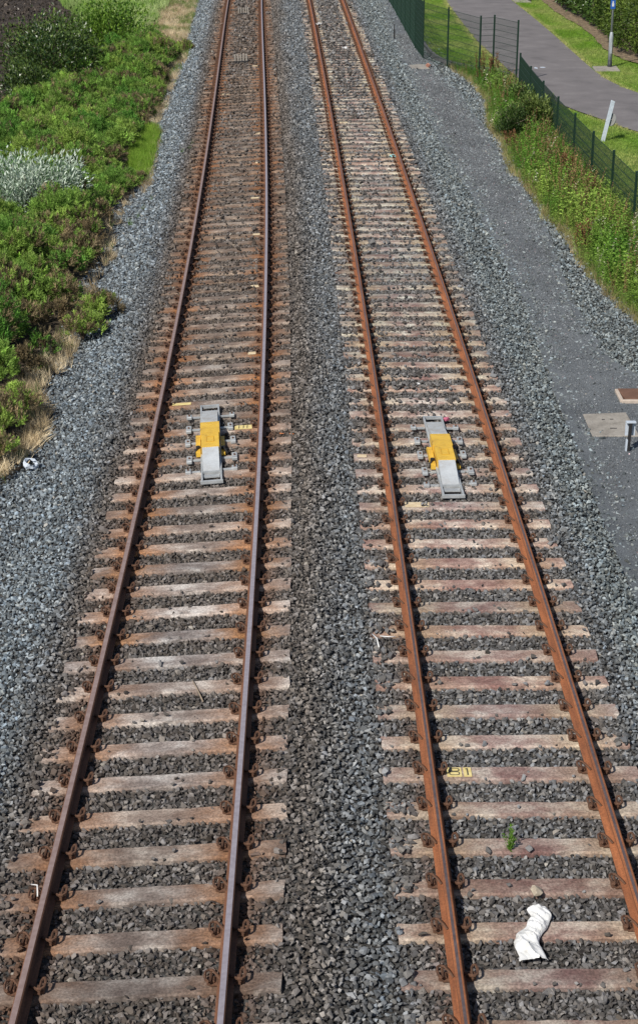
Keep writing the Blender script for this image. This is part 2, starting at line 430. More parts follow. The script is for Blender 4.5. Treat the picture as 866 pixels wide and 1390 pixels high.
# concrete edging strip round the lawn beside the tall fence
ke = resample([(3.95, 82), (4.12, 78), (4.41, 74.4), (4.51, 71.4), (4.75, 69.2), (5.02, 68.1), (5.62, 67.0), (6.48, 65.9), (7.1, 64.6)], 40)
mb = MB()
for i in range(39):
    p = ke[i]; q = ke[i + 1]; d = q - p; L = float(np.hypot(*d)); an = math.atan2(d[1], d[0])
    mb.box(((p[0] + q[0]) / 2, (p[1] + q[1]) / 2, -0.2), (L + 0.002 * (i % 2), 0.09 + 0.002 * (i % 2), 0.2 + 0.002 * (i % 2)), (0, 0, an))
ko = mb.build('kerb_edging', M['edging']); ko['kind'] = 'structure'
# leaf litter along the hedge
HB = np.array([(60, 13.2), (66, 12.75), (68.2, 12.5), (69.0, 12.16), (71.86, 11.87), (77.45, 12.0), (82.14, 11.9), (86.44, 11.6), (91.55, 11.6), (110, 11.6)])
grid_sheet('litter_strip', M['litter_soil'], np.arange(58, 112, 0.5), lambda Y: np.interp(Y, HB[:, 0], HB[:, 1]) + 0.18 * (fbm(Y * 1.5, Y * 0, 4) - 0.5), lambda Y: np.interp(Y, HB[:, 0], HB[:, 1]) + 3.0, 8,
           lambda X, Y: lawn_z(X, Y) + 0.03 + 0.05 * fbm(X * 2, Y * 2, 8))

# ------------------------------------------------------------------ the two railway tracks
def rail_profile():
    return [(-0.070, 0.0), (0.070, 0.0), (0.070, 0.011), (0.022, 0.027), (0.010, 0.045), (0.010, 0.105), (0.0345, 0.120), (0.0345, 0.148), (0.026, 0.1575),
            (-0.026, 0.1575), (-0.0345, 0.148), (-0.0345, 0.120), (-0.010, 0.105), (-0.010, 0.045), (-0.022, 0.027), (-0.070, 0.011)]

def build_rail(track, cc, off, cantf, mats, band):
    prof = rail_profile()
    # split the head top into band strips so that the worn running band has its own faces
    i_top = 8
    b0, b1 = band
    prof = prof[:9] + [(b1, 0.1590), (b0, 0.1590)] + prof[9:]
    n = len(prof)
    ys = np.arange(6, 118.5, 0.75)
    vs = []; fs = []; mi = []
    for Y in ys:
        c, d = _c(cc, Y)
        c = float(c); d = float(d); ca = float(cantf(Y))
        nx, ny = 1 / math.hypot(1, d), -d / math.hypot(1, d)
        for (s, z) in prof:
            s2 = off + s
            vs.append((c + s2 * nx - (z + 0.012) * ca * nx, Y + s2 * ny, z + 0.012 + s2 * ca))
    for r in range(len(ys) - 1):
        for k in range(n):
            a = r * n + k; b = r * n + (k + 1) % n
            fs.append((a, b, b + n, a + n))
            mi.append(1 if k == 9 else 0)
    fs.append(list(range(n))[::-1]); mi.append(0)
    fs.append(list(range((len(ys) - 1) * n, len(ys) * n))); mi.append(0)
    org = track.location
    vs = [(v[0] - org.x, v[1] - org.y, v[2] - org.z) for v in vs]
    return mesh_obj('rail', vs, fs, mats, track, False, mi)

def sleeper_mesh(seed, mat):
    r = random.Random(seed)
    nx = 22
    vs = []; fs = []
    prof = [(-0.13, -0.17), (-0.12, -0.02), (-0.106, 0.0), (0.106, 0.0), (0.12, -0.02), (0.13, -0.17)]
    for i in range(nx + 1):
        x = -1.3 + 2.6 * i / nx
        w = 1.0
        for j, (y, z) in enumerate(prof):
            jy = r.uniform(-0.004, 0.004) if 0 < j < 5 else 0
            if 0 < j < 5 and r.random() < 0.06: jy -= math.copysign(r.uniform(0.01, 0.02), y)
            jz = r.uniform(-0.004, 0.002) if 0 < j < 5 else 0
            jx = r.uniform(-0.012, 0.012) if i in (0, nx) else r.uniform(-0.02, 0.02)
            if abs(abs(x) - 0.835) < 0.16: jz = min(jz, 0)
            vs.append((x + jx, y * w + jy, z + jz))
    n = len(prof)
    for i in range(nx):
        for j in range(n - 1):
            a = i * n + j
            fs.append((a, a + n, a + n + 1, a + 1))
    fs.append(tuple(range(n))); fs.append(tuple(range(nx * n, nx * n + n))[::-1])
    me = bpy.data.meshes.new('sleeper')
    me.from_pydata(vs, [], fs)
    bm = bmesh.new(); bm.from_mesh(me); bmesh.ops.recalc_face_normals(bm, faces=list(bm.faces)); bm.to_mesh(me); bm.free()
    me.materials.append(mat)
    return me

def clip_mesh():
    """rusty cast shoulder with a coiled spring clip, growing towards +x away from the rail"""
    mb = MB()
    mb.box((0.045, 0, 0.022), (0.07, 0.075, 0.05), None, 0, 0.008)
    mb.box((0.0, 0, 0.018), (0.10, 0.12, 0.014), None, 0)
    pts = [(0.045, -0.075, 0.055), (0.045, 0.0, 0.055), (0.048, 0.06, 0.06), (0.062, 0.078, 0.075), (0.082, 0.066, 0.088), (0.092, 0.015, 0.088), (0.088, -0.045, 0.084),
           (0.062, -0.072, 0.082), (0.03, -0.066, 0.078), (0.0, -0.032, 0.066), (-0.035, 0.012, 0.045), (-0.045, 0.035, 0.04)]
    mb.tube(pts, 0.0125, 5)
    o = mb.build('clip_proto', M['clip'])
    me = o.data
    bpy.data.objects.remove(o)
    return me
CLIP = clip_mesh()
SL_M = [[sleeper_mesh(i + 10 * t, M['sleeper_brown' if t == 0 else 'sleeper_pink']) for i in range(5)] for t in (0, 1)]

TRK = []
for t, (cc, cantf, lab, rm) in enumerate((
        (C1, cant1, 'railway track with dark brown worn rails, on the left beside the green bushes', ('rust_brown', 'top_worn')),
        (C2, lambda Y: 0.0 * np.asarray(Y), 'railway track with bright orange rusted rails, beside the cess path and fence', ('rust_orange', 'top_dull')))):
    root = empty('railway_track', (float(_c(cc, 11)[0]), 11, 0))
    tag(root, lab, 'railway track', 'railway tracks')
    TRK.append(root)
    for off in (-0.835, 0.835):
        band = (-0.024, 0.0255) if t == 0 else ((-0.014, 0.012) if off < 0 else (-0.016, 0.010))
        build_rail(root, cc, off, cantf, [M[rm[0]], M['top_brown'] if (t == 0 and off < 0) else M[rm[1]]], band)
    sl = []
    ks = [k for k in range(-135, 36) if 9.2 < PH[t] - 0.65 * k < 105]
    ks.sort(key=lambda k: PH[t] - 0.65 * k)
    far = MB()
    for i, k in enumerate(ks):
        Y = PH[t] - 0.65 * k
        c, d = _c(cc, Y); c = float(c); d = float(d); ca = float(cantf(Y))
        o = bpy.data.objects.new('sleeper', SL_M[t][(k * 7) % 5])
        o.location = (c - root.location.x, Y - 11, random.uniform(-0.006, 0.004))
        o.rotation_euler = (0, -ca + random.uniform(-0.004, 0.004), -math.atan(d) + random.uniform(-0.006, 0.006))
        v = random.uniform(0.72, 1.14)
        wm = random.uniform(-0.05, 0.05)
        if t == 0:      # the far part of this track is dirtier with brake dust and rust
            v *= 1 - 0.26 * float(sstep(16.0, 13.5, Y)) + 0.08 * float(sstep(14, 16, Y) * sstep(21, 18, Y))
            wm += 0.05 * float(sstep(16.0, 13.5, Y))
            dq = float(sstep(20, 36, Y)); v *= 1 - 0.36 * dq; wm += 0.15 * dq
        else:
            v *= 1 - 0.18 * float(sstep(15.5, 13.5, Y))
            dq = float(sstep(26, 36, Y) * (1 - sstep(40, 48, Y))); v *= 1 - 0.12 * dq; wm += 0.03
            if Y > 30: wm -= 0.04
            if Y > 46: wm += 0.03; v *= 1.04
        gf = 1.0 + (0.055 * float(sstep(24, 32, Y)) if t == 1 else 0.0)
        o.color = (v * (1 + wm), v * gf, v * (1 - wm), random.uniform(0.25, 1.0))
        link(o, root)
        sl.append((Y, o))
        for sx in (-1, 1):
            for side in (-1, 1):
                lx = sx * 0.835 + side * 0.078
                if i < 75:
                    q = bpy.data.objects.new('rail_clip', CLIP)
                    q.location = (lx, random.uniform(-0.01, 0.01), 0.0)
                    q.rotation_euler = (0, 0, 0 if side > 0 else math.pi)
                    link(q, o)
                else:
                    mw = Matrix.Translation(o.location) @ o.rotation_euler.to_matrix().to_4x4()
                    far_v = [mw @ Vector((lx + side * a, b, zz)) for a, b, zz in
                             ((-0.03, -0.05, 0.0), (0.1, -0.07, 0.0), (0.1, 0.07, 0.0), (-0.03, 0.05, 0.0), (-0.01, -0.03, 0.07), (0.08, -0.06, 0.1), (0.08, 0.06, 0.1), (-0.01, 0.03, 0.07))]
                    far.add(far_v, [(0, 1, 5, 4), (1, 2, 6, 5), (2, 3, 7, 6), (3, 0, 4, 7), (4, 5, 6, 7)])
    if far.v:
        fo = far.build('rail_clip', M['clip'], root); fo['kind'] = 'stuff'
    root['_'] = 0; del root['_']
    TRK[t] = (root, sl, cc)

# pale yellow number plates on some sleepers: (track, x centre, half length, Y, half depth)
def sleeper_at(t, Y):
    return min(TRK[t][1], key=lambda s: abs(s[0] - Y))
PLATES = [(0, -2.42, -2.11, 26.54, 0.05), (0, -1.27, -1.13, 29.32, 0.07), (0, -1.33, -1.05, 25.37, 0.085), (0, -1.75, -1.59, 46.99, 0.08), (0, -1.70, -1.46, 42.33, 0.07),
          (0, -1.51, -1.35, 38.38, 0.07), (0, -1.39, -1.22, 33.75, 0.08), (0, -3.37, -3.06, 59.22, 0.09), (0, -1.9, -1.75, 51.19, 0.09), (0, -2.51, -2.23, 65.64, 0.1),
          (1, 1.21, 1.55, 22.19, 0.085), (1, 0.43, 0.74, 56.0, 0.09), (1, 0.6, 0.89, 53.23, 0.09), (1, 0.58, 0.72, 24.41, 0.05), (1, 1.30, 1.45, 15.06, 0.085), (1, 1.47, 1.55, 15.06, 0.085)]
pd = plain_mat('plate_ink', (0.1, 0.09, 0.06), 0.8)
for t, x0, x1, Y, hd in PLATES:
    sy, so = sleeper_at(t, Y)
    cx = (x0 + x1) / 2 - float(_c(TRK[t][2], sy)[0])
    hl = (x1 - x0) / 2
    mb = MB()
    mb.box((0, 0, 0.0), (2 * hl, 2 * hd, 0.006), None, 0)
    def ring(ax, ay, rx, ry, w):
        n = 16
        vo = []; vi = []
        for i in range(n):
            a = 2 * math.pi * i / n
            ca, sa = math.cos(a), math.sin(a)
            ex = math.copysign(abs(ca) ** 0.55, ca); ey = math.copysign(abs(sa) ** 0.55, sa)
            vo.append((ax + rx * ex, ay + ry * ey, 0.0065)); vi.append((ax + (rx - w) * ex, ay + (ry - w) * ey, 0.0065))
        mb.add(vo + vi, [(i, (i + 1) % n, n + (i + 1) % n, n + i) for i in range(n)], 1)
    if abs(Y - 15.06) < 0.01 and x0 < 1.4:      # "8"
        ring(0.0, 0.038, 0.055, 0.032, 0.011); ring(0.0, -0.03, 0.055, 0.035, 0.011)
    elif abs(Y - 15.06) < 0.01:                 # "1"
        mb.box((0.0, 0.0, 0.0045), (0.014, 0.13, 0.005), None, 1)
        mb.box((-0.01, 0.055, 0.0045), (0.016, 0.012, 0.0046), (0, 0, 0.6), 1)
    elif abs(Y - 25.37) < 0.01:                 # three worn marks
        for q in (-0.07, 0.0, 0.06):
            mb.box((q, 0.0, 0.0045), (0.012, 0.13, 0.005), None, 1)
    p = mb.build('number_plate', [M['yellow_pale'] if (Y < 20 or 25 < Y < 27) else M['marker_cream'], pd], so)
    p.location = (cx, 0.0, 0.006)
    if abs(Y - 15.06) > 0.01: p.rotation_euler = (0, 0, random.uniform(-0.03, 0.03))

# ------------------------------------------------------------------ ballast (stuff): angular stones, instanced on points
def stone_variants(n, mat):
    col = bpy.data.collections.new('stone_shapes')
    for i in range(n):
        r = random.Random(100 + i)
        bm = bmesh.new()
        ax = (r.uniform(0.8, 1.15), r.uniform(0.62, 1.0), r.uniform(0.5, 0.8))
        for k in range(r.choice((9, 10, 11, 12))):
            v = Vector((r.gauss(0, 1), r.gauss(0, 1), r.gauss(0, 1))).normalized()
            v = v * r.uniform(0.85, 1.0) * 0.5
            # squash towards a box so that faces read as broken rock
            bm.verts.new((v.x * ax[0], v.y * ax[1], v.z * ax[2]))
        bmesh.ops.convex_hull(bm, input=list(bm.verts))
        for v in [v for v in bm.verts if not v.link_faces]: bm.verts.remove(v)
        me = bpy.data.meshes.new('stone_%02d' % i)
        bm.to_mesh(me); bm.free()
        me.materials.append(mat)
        col.objects.link(bpy.data.objects.new('stone_%02d' % i, me))
    return col

def scatter_group(collection):
    ng = bpy.data.node_groups.new('scatter', 'GeometryNodeTree')
    ng.interface.new_socket('Geometry', in_out='INPUT', socket_type='NodeSocketGeometry')
    ng.interface.new_socket('Geometry', in_out='OUTPUT', socket_type='NodeSocketGeometry')
    N = ng.nodes; L = ng.links
    gi = N.new('NodeGroupInput'); go = N.new('NodeGroupOutput')
    ci = N.new('GeometryNodeCollectionInfo'); ci.inputs['Collection'].default_value = collection
    ci.inputs['Separate Children'].default_value = True; ci.inputs['Reset Children'].default_value = True
    ip_ = N.new('GeometryNodeInstanceOnPoints'); ip_.inputs['Pick Instance'].default_value = True
    def attr(nm, ty):
        a = N.new('GeometryNodeInputNamedAttribute'); a.data_type = ty; a.inputs['Name'].default_value = nm
        return [o for o in a.outputs if o.enabled and o.name == 'Attribute'][0]
    e2r = N.new('FunctionNodeEulerToRotation')
    L.new(attr('rot', 'FLOAT_VECTOR'), e2r.inputs[0])
    L.new(gi.outputs[0], ip_.inputs['Points']); L.new(ci.outputs[0], ip_.inputs['Instance'])
    L.new(attr('pick', 'INT'), ip_.inputs['Instance Index'])
    L.new(e2r.outputs[0], ip_.inputs['Rotation'])
    L.new(attr('size', 'FLOAT_VECTOR'), ip_.inputs['Scale'])
    L.new(ip_.outputs[0], go.inputs[0])
    return ng

def scatter(name, group, pos, rot, size, pick, tint, kind='stuff', parent=None):
    n = len(pos)
    me = bpy.data.meshes.new(name)
    me.vertices.add(n)
    me.vertices.foreach_set('co', np.asarray(pos, np.float32).ravel())
    a = me.attributes.new('rot', 'FLOAT_VECTOR', 'POINT'); a.data.foreach_set('vector', np.asarray(rot, np.float32).ravel())
    a = me.attributes.new('size', 'FLOAT_VECTOR', 'POINT'); a.data.foreach_set('vector', np.asarray(size, np.float32).ravel())
    a = me.attributes.new('pick', 'INT', 'POINT'); a.data.foreach_set('value', np.asarray(pick, np.int32))
    a = me.attributes.new('tint', 'FLOAT_COLOR', 'POINT')
    c4 = np.ones((n, 4), np.float32); c4[:, :3] = tint
    a.data.foreach_set('color', c4.ravel())
    me.update()
    o = bpy.data.objects.new(name, me)
    link(o, parent)
    if kind: o['kind'] = kind
    md = o.modifiers.new('scatter', 'NODES'); md.node_group = group
    return o

STONES = scatter_group(stone_variants(16, M['stone']))

def jgrid(x0, x1, y0, y1, s):
    nx = int((x1 - x0) / s); ny = int((y1 - y0) / s)
    gx, gy = np.meshgrid(np.arange(nx), np.arange(ny))
    gx = x0 + (gx.ravel() + RNG.random(nx * ny)) * s
    gy = y0 + (gy.ravel() + RNG.random(nx * ny)) * s
    return gx, gy

def ballast_points():
    out = []
    for (y0, y1, s, ss) in ((9.3, 22, 0.041, 1.08), (22, 36, 0.044, 1.12), (36, 60, 0.058, 1.4), (60, 94, 0.082, 1.8)):
        x, y = jgrid(-8.2, 8.0, y0, y1, s)
        keep = (np.abs(x) < 0.21 * y + 2.0)
        keep &= x > ip(LE, y) - 0.38 + 0.25 * (fbm(x * 2.2, y * 2.2, 41) - 0.5)
        keep &= x < ip(WD, y) + 0.5
        x = x[keep]; y = y[keep]
        nz = fbm(x * 3.0, y * 3.0, 51)
        ein = np.minimum(x - ip(CL, y) - 0.7 * (nz - 0.5), ip(CR, y) + 0.6 * (nz - 0.5) - x)
        incess = RNG.random(len(x)) < 0.985 * sstep(-0.22, 0.42, ein)
        x = x[~incess]; y = y[~incess]
        n = len(x)
        k1, d1 = _c(C1, y); k2, d2 = _c(C2, y)
        z = level(x, y)
        rnd = RNG.random(n)
        keep = np.ones(n, bool)
        dia = np.exp(RNG.normal(math.log(0.052), 0.27, n)).clip(0.026, 0.088) * ss
        u1 = x - k1; u2 = x - k2
        on_any = np.zeros(n, bool); crib_any = np.zeros(n, bool)
        for t, (u, d) in enumerate(((u1, d1), (u2, d2))):
            yy = y + u * d          # position along the (turned) track
            ph = (PH[t] - yy) / 0.65
            dy = np.abs(ph - np.round(ph)) * 0.65
            inside = np.abs(u) < 1.31
            ids = np.round(ph)
            on = inside & (dy < 0.12)
            crib = inside & ~on
            au = np.abs(u)
            # how far the stones have spilled over the sleepers
            cov = 0.002 + 0.08 * sstep(0.62, 0.75, fbm(x * 2.3, y * 2.3, 66 + t))
            patch = fbm(x * 1.1 + 3 * t, y * 0.8, 61 + t)
            if t == 0:
                cov = cov + 0.5 * sstep(0.6, 0.74, patch) * sstep(22, 40, y) * (au < 0.6)
                cov = cov + 0.62 * sstep(44, 70, y) * (au < 0.5)
                el = 1.13 + 0.22 * hash2(ids, ids * 0 + 3, 79) + 0.1 * (vnoise(x * 9, y * 9, 83) - 0.5)
                cov = np.where(u < -el, 0.95, cov)
                cov = np.where((u > 1.2), 0.12 + 0.35 * sstep(0.5, 0.6, patch), cov)
            else:
                cov = cov + 0.85 * sstep(0.52, 0.62, patch) * sstep(20, 27, y) * (au < 0.55) * (1 - 0.65 * sstep(28, 32, y) * (1 - sstep(46, 56, y)))
                cov = cov + 0.9 * sstep(54, 62, y) * (au < 0.5)
                el = 0.98 + 0.42 * hash2(ids, ids * 0 + 5, 77) + 0.16 * (vnoise(x * 8, y * 8, 85) - 0.5)
                cov = np.where(u < -el, 0.95, cov)
                el = 1.12 + 0.3 * hash2(ids, ids * 0 + 9, 87) + 0.1 * (vnoise(x * 8, y * 8, 89) - 0.5)
                cov = np.where(u > el, 0.95, cov)
                cov = cov + 0.9 * (u > 1.0) * sstep(0.42, 0.55, fbm(y * 0.35, y * 0 + 2, 78)) * sstep(30, 40, y)
            # edges of the sleepers are always a bit buried
            cov = np.where((dy > 0.1) & on, np.maximum(cov, 0.22 + 0.4 * sstep(20, 34, y)), cov)
            nearrail = np.abs(au - 0.835) < 0.13
            cov = np.where(nearrail, 0.0, cov)
            kill = on & (rnd > cov)
            keep &= ~kill
            dia = np.where(on & (cov > 0.5), dia * 1.28, dia)
            on_any |= on; crib_any |= crib
            z = np.where(on, z + 0.03 + 0.26 * dia - 0.006, z)
            z = np.where(crib, z - 0.012 + 0.012 * (fbm(x * 4, y * 4, 71) - 0.5), z)
            # no stones through the rails
            keep &= ~((np.abs(au - 0.835) < 0.055) & inside & (z > -0.06 + u * 0))
            z = np.where(inside & (np.abs(au - 0.835) < 0.1), z - 0.02, z)
            lim = 0.062
            dia = np.where(inside & (np.abs(au - 0.835) < 0.12), np.minimum(dia, lim * ss), dia)
        z = z + RNG.normal(0, 0.009, n) * np.where(crib_any, 0.8, 1.5)
        # colour of the stones: clean blue-grey on the shoulders, brown between the rails
        gval = np.exp(RNG.normal(math.log(0.157), 0.47, n)).clip(0.03, 0.36)
        hue = RNG.normal(0, 1, n)
        r_ = gval * (0.935 + 0.035 * hue); g_ = gval * (1.0 + 0.0 * hue); b_ = gval * (1.05 - 0.045 * hue)
        tint = np.stack([r_, g_, b_], 1)
        big = fbm(x * 0.5, y * 0.35, 81)
        a = -1.3 - u1; b = u2 - 1.3
        clean = sstep(0.15, 0.7, a + 0.5 * (big - 0.5))
        tint *= (1 + 0.24 * clean)[:, None]
        tint *= np.stack([1 - 0.06 * clean, 1 + 0.01 * clean, 1 + 0.05 * clean], 1)
        # right shoulder slightly greenish
        gr = sstep(0.1, 0.5, b)
        tint *= np.stack([1 - 0.02 * gr, 1 + 0.04 * gr, 1 + 0.02 * gr], 1) * (1 + 0.12 * gr)[:, None]
        # dirty four-foot and rust near the rails
        in1 = np.abs(u1) < 1.25; in2 = np.abs(u2) < 1.25
        dirt = (0.78 + 0.17 * sstep(18, 30, y)) * sstep(1.7, 1.25, np.abs(u1))
        dirt2 = 0.42 * sstep(1.5, 1.1, np.abs(u2)) * (0.4 + 1.1 * big)
        brown = np.array([0.112, 0.081, 0.059])
        for dd in (dirt * (0.75 + 0.5 * (big - 0.5)), dirt2):
            dd = np.clip(dd, 0, 1)[:, None]
            tint = tint * (1 - dd) + (brown * (gval / 0.15)[:, None] ** 0.6) * dd
        six = sstep(1.3, 1.5, u1) * sstep(-1.2, -1.6, u2)
        w1 = six * sstep(2.15, 1.3, u1 + 0.6 * (big - 0.5)) * 0.75
        tint = tint * (1 - w1[:, None]) + np.array([0.14, 0.118, 0.1]) * (gval / 0.15)[:, None] * w1[:, None]
        rusty = np.array([0.115, 0.058, 0.034])
        for u, amt, rl in ((u1, 0.75, 0.20), (u2, 0.55, 0.13)):
            rr = amt * np.exp(-((np.abs(np.abs(u) - 0.9)) / rl) ** 2) * (0.5 + big)
            rr = np.clip(rr, 0, 1)[:, None]
            tint = tint * (1 - rr) + rusty * (gval / 0.15)[:, None] ** 0.6 * rr
        # a few pale stones
        pale = RNG.random(n) < 0.004
        tint[pale] = tint[pale] * 0.3 + np.array([0.42, 0.39, 0.34]) * 0.7
        tint = np.clip(tint, 0.015, 0.6)
        out.append((np.stack([x, y, z], 1)[keep], dia[keep], tint[keep]))
    pos = np.concatenate([o[0] for o in out]); dia = np.concatenate([o[1] for o in out]); tint = np.concatenate([o[2] for o in out])
    return pos, dia, tint

pos, dia, tint = ballast_points()
n = len(pos)
print('ballast stones', n)
rot = np.stack([RNG.normal(0, 0.45, n), RNG.normal(0, 0.45, n), RNG.random(n) * 6.283], 1)
size = dia[:, None] * np.stack([RNG.uniform(0.9, 1.25, n), RNG.uniform(0.9, 1.2, n), RNG.uniform(0.85, 1.2, n)], 1)
scatter('ballast', STONES, pos, rot, size, RNG.integers(0, 16, n), tint)
# chippings on the cess path
x, y = jgrid(3.0, 7.0, 20, 78, 0.046)
k = (x > ip(CL, y)) & (x < ip(CR, y)) & (np.abs(x) < 0.2 * y + 1)
x = x[k]; y = y[k]; n = len(x)
gv = np.exp(RNG.normal(math.log(0.15), 0.45, n)).clip(0.04, 0.45) * (0.7 + 0.6 * fbm(x * 1.2, y * 0.8, 171))
scatter('path_chippings', STONES, np.stack([x, y, np.maximum(level(x, y), -0.3) + 0.012], 1), RNG.random((n, 3)) * 6.28, np.repeat((np.exp(RNG.normal(math.log(0.026), 0.3, n)).clip(0.012, 0.05) * np.interp(y, [25, 60], [1, 1.6]))[:, None], 3, 1), RNG.integers(0, 16, n),
        np.stack([gv * (0.95 + 0.35 * (RNG.random(n) < 0.02)), gv * 1.01, gv * 1.06], 1))

x, y = jgrid(-19, -9.6, 50, 97, 0.2)
k = (x > -0.2 * y - 1.5) & (x < np.interp(y, [50, 60, 74, 82, 90, 103], [-10.0, -9.8, -9.0, -10.8, -13.2, -16]))
x = x[k]; y = y[k]; n = len(x)
gv = np.exp(RNG.normal(math.log(0.055), 0.45, n)).clip(0.02, 0.3)
tc = np.stack([gv * 1.15, gv * 0.95, gv * 0.8], 1)
pk_ = RNG.random(n) < 0.012
tc[pk_] = (0.45, 0.42, 0.38)
scatter('soil_clods', STONES, np.stack([x, y, -0.42 + 0.5 * (fbm(x * 0.9, y * 0.9, 9, 4) - 0.5) * sstep(-0.2, 0.8, -10.4 - x)], 1), RNG.random((n, 3)) * 6.28,
        np.repeat(np.exp(RNG.normal(math.log(0.11), 0.5, n)).clip(0.04, 0.32)[:, None], 3, 1), RNG.integers(0, 16, n), tc)

# ------------------------------------------------------------------ track magnets between the rails
def track_matrix(t, Y):
    cc = TRK[t][2]
    c, d = _c(cc, Y)
    ca = float(cant1(Y)) if t == 0 else 0.0
    return (float(c), Y, 0.0), (0, -ca, -math.atan(float(d)))

def build_magnet(t, Y, xoff, rz, label):
    loc, rot = track_matrix(t, Y)
    root = empty('track_magnet', (loc[0] + xoff, Y, 0.0), (rot[0], rot[1], rot[2] + rz))
    tag(root, label, 'track magnet', 'magnets between the rails')
    # frame: two long side angles with open ends
    mb = MB()
    for s in (-1, 1):
        mb.box((s * 0.1415, 0, 0.03), (0.026, 3.36, 0.055))
    mb.box((0, -1.67, 0.027), (0.33, 0.045, 0.045)); mb.box((0, 1.67, 0.027), (0.30, 0.045, 0.045))
    mb.box((0, -1.32, 0.035), (0.255, 0.03, 0.05)); mb.box((0, 1.36, 0.035), (0.255, 0.03, 0.05))
    mb.box((0, -1.42, 0.02), (0.24, 0.1, 0.02))
    mb.build('frame', M['galv'], root)
    # near and far ramps
    def ramp(prof, w, name, mat):
        q = MB(); q.prism(prof, -w, w); return q.build(name, mat, root)
    ramp([(-1.31, 0.022), (-1.31, 0.055), (-0.64, 0.185), (-0.64, 0.022)], 0.124, 'ramp', M['ramp'])
    ramp([(1.33, 0.022), (0.50, 0.022), (0.50, 0.185), (1.33, 0.06)], 0.124, 'ramp', M['ramp'])
    # yellow housing in the middle, in two facets, wider at its far part
    q = MB(); q.prism([(-0.637, 0.02), (-0.637, 0.196), (-0.06, 0.206), (-0.06, 0.02)], -0.135, 0.135)
    q.prism([(-0.056, 0.02), (-0.056, 0.207), (0.44, 0.194), (0.495, 0.182), (0.495, 0.02)], -0.148, 0.148)
    hs = q.build('housing', M['yellow'], root)
    q = MB()
    for (cx, cy, w, h) in ((0, -0.45, 0.11, 0.014), (0, -0.23, 0.11, 0.014), (-0.055, -0.34, 0.014, 0.22), (0.055, -0.34, 0.014, 0.22)):
        q.box((cx, cy, 0.2022 + (cy + 0.34) * 0.0173), (w, h, 0.006), (0.0173, 0, 0))
    q.build('cover_rim', plain_mat('yellow_rim', (0.6, 0.34, 0.03), 0.5), hs)
    for s in (-1, 1):
        q = MB()
        hz = 1.0 if s < 0 else 0.6
        q.prism([(-0.6, 0.02), (-0.6, 0.085 * hz), (-0.2, 0.105 * hz), (0.14, 0.1 * hz), (0.22, 0.05 * hz), (0.22, 0.02)], s * 0.152 if s > 0 else -0.225, s * 0.152 if s < 0 else 0.215)
        sb = q.build('side_box', M['yellow'], root)
        q = MB()
        q.tube([(s * 0.19, -0.42, 0.04), (s * 0.19, -0.42, 0.05 + 0.08 * hz)], 0.033, 8)
        q.tube([(s * 0.19, -0.42, 0.04 + 0.08 * hz), (s * 0.22, -0.5, 0.03 + 0.07 * hz), (s * 0.25, -0.58, 0.04)], 0.016, 6)
        q.build('cable_gland', M['black'], sb)
    for v in (-1.2, -0.7, 0.0, 0.62, 1.2):
        for s in (-1, 1):
            dx = random.uniform(-0.02, 0.02); e = random.uniform(-0.03, 0.03)
            far_ = abs(v) > 1
            q = MB()
            q.box((s * (0.335 + dx), v + e, 0.028), (0.085, 0.13 if far_ else 0.24, 0.05), (0, 0, e), 0, 0.008)
            q.box((s * (0.235 + dx / 2), v + e, 0.016), (0.135 + abs(dx), 0.05, 0.02), None, 0)
            br = q.build('bracket', M['galv'], root)
            q = MB(); q.tube([(s * (0.335 + dx), v + e, 0.05), (s * (0.335 + dx), v + e, 0.072)], 0.017, 6)
            q.build('bolt', M['clip'], br)
    return root
build_magnet(0, 24.63, 0.055, 0.052, 'yellow and grey track magnet between the dark brown rails of the left track')
build_magnet(1, 24.08, 0.03, 0.012, 'yellow and grey track magnet between the orange rusted rails of the right track')

# steel comb brackets far up the left track
for Y, lab in ((66.4, 'nearer of two small steel comb brackets between the left track rails'), (82.6, 'farther small steel comb bracket between the left track rails, near the top edge')):
    loc, rot = track_matrix(0, Y)
    root = empty('steel_comb', (loc[0] - 0.02, Y, 0.01), rot)
    tag(root, lab, 'track bracket', 'comb brackets on the left track')
    q = MB(); q.box((0, 0, 0.04), (0.56, 0.16, 0.1), None, 0, 0.006); q.build('shade_base_bar', M['black'], root)  # base bar coloured black to stand for the shadow beneath the uprights
    for i in range(5):
        q = MB(); q.box((-0.22 + i * 0.11 + random.uniform(-0.01, 0.01), 0.01, 0.185), (0.06, 0.05, 0.3), (0, random.uniform(-0.06, 0.06), 0), 0, 0.006)
        q.build('upright', M['concrete'], root)

# ------------------------------------------------------------------ fences
def fence_panel_mesh(L, h, fold=True):
    """welded wire mesh panel: uprights every 50 mm, twin horizontals every 200 mm"""
    mb = MB()
    w = 0.0034
    def bar(p, q, r):
        p = Vector(p); q = Vector(q); d = (q - p).normalized()
        a = d.cross(Vector((0, 1, 0))).normalized() * r; b = Vector((0, 1, 0)) * r
        vs = [p + a, p + b, p - a, p - b, q + a, q + b, q - a, q - b]
        mb.add(vs, [(0, 1, 5, 4), (1, 2, 6, 5), (2, 3, 7, 6), (3, 0, 4, 7)])
    nv = int(L / 0.05)
    for i in range(nv + 1):
        xx = L * i / nv
        bar((xx, 0, 0.04), (xx, 0, h), w)
    nh = int((h - 0.05) / 0.2)
    for i in range(nh + 1):
        z = 0.05 + (h - 0.06) * i / nh
        bar((0, 0.006, z), (L, 0.006, z), w * 1.7); bar((0, -0.006, z), (L, -0.006, z), w * 1.7)
    return mb

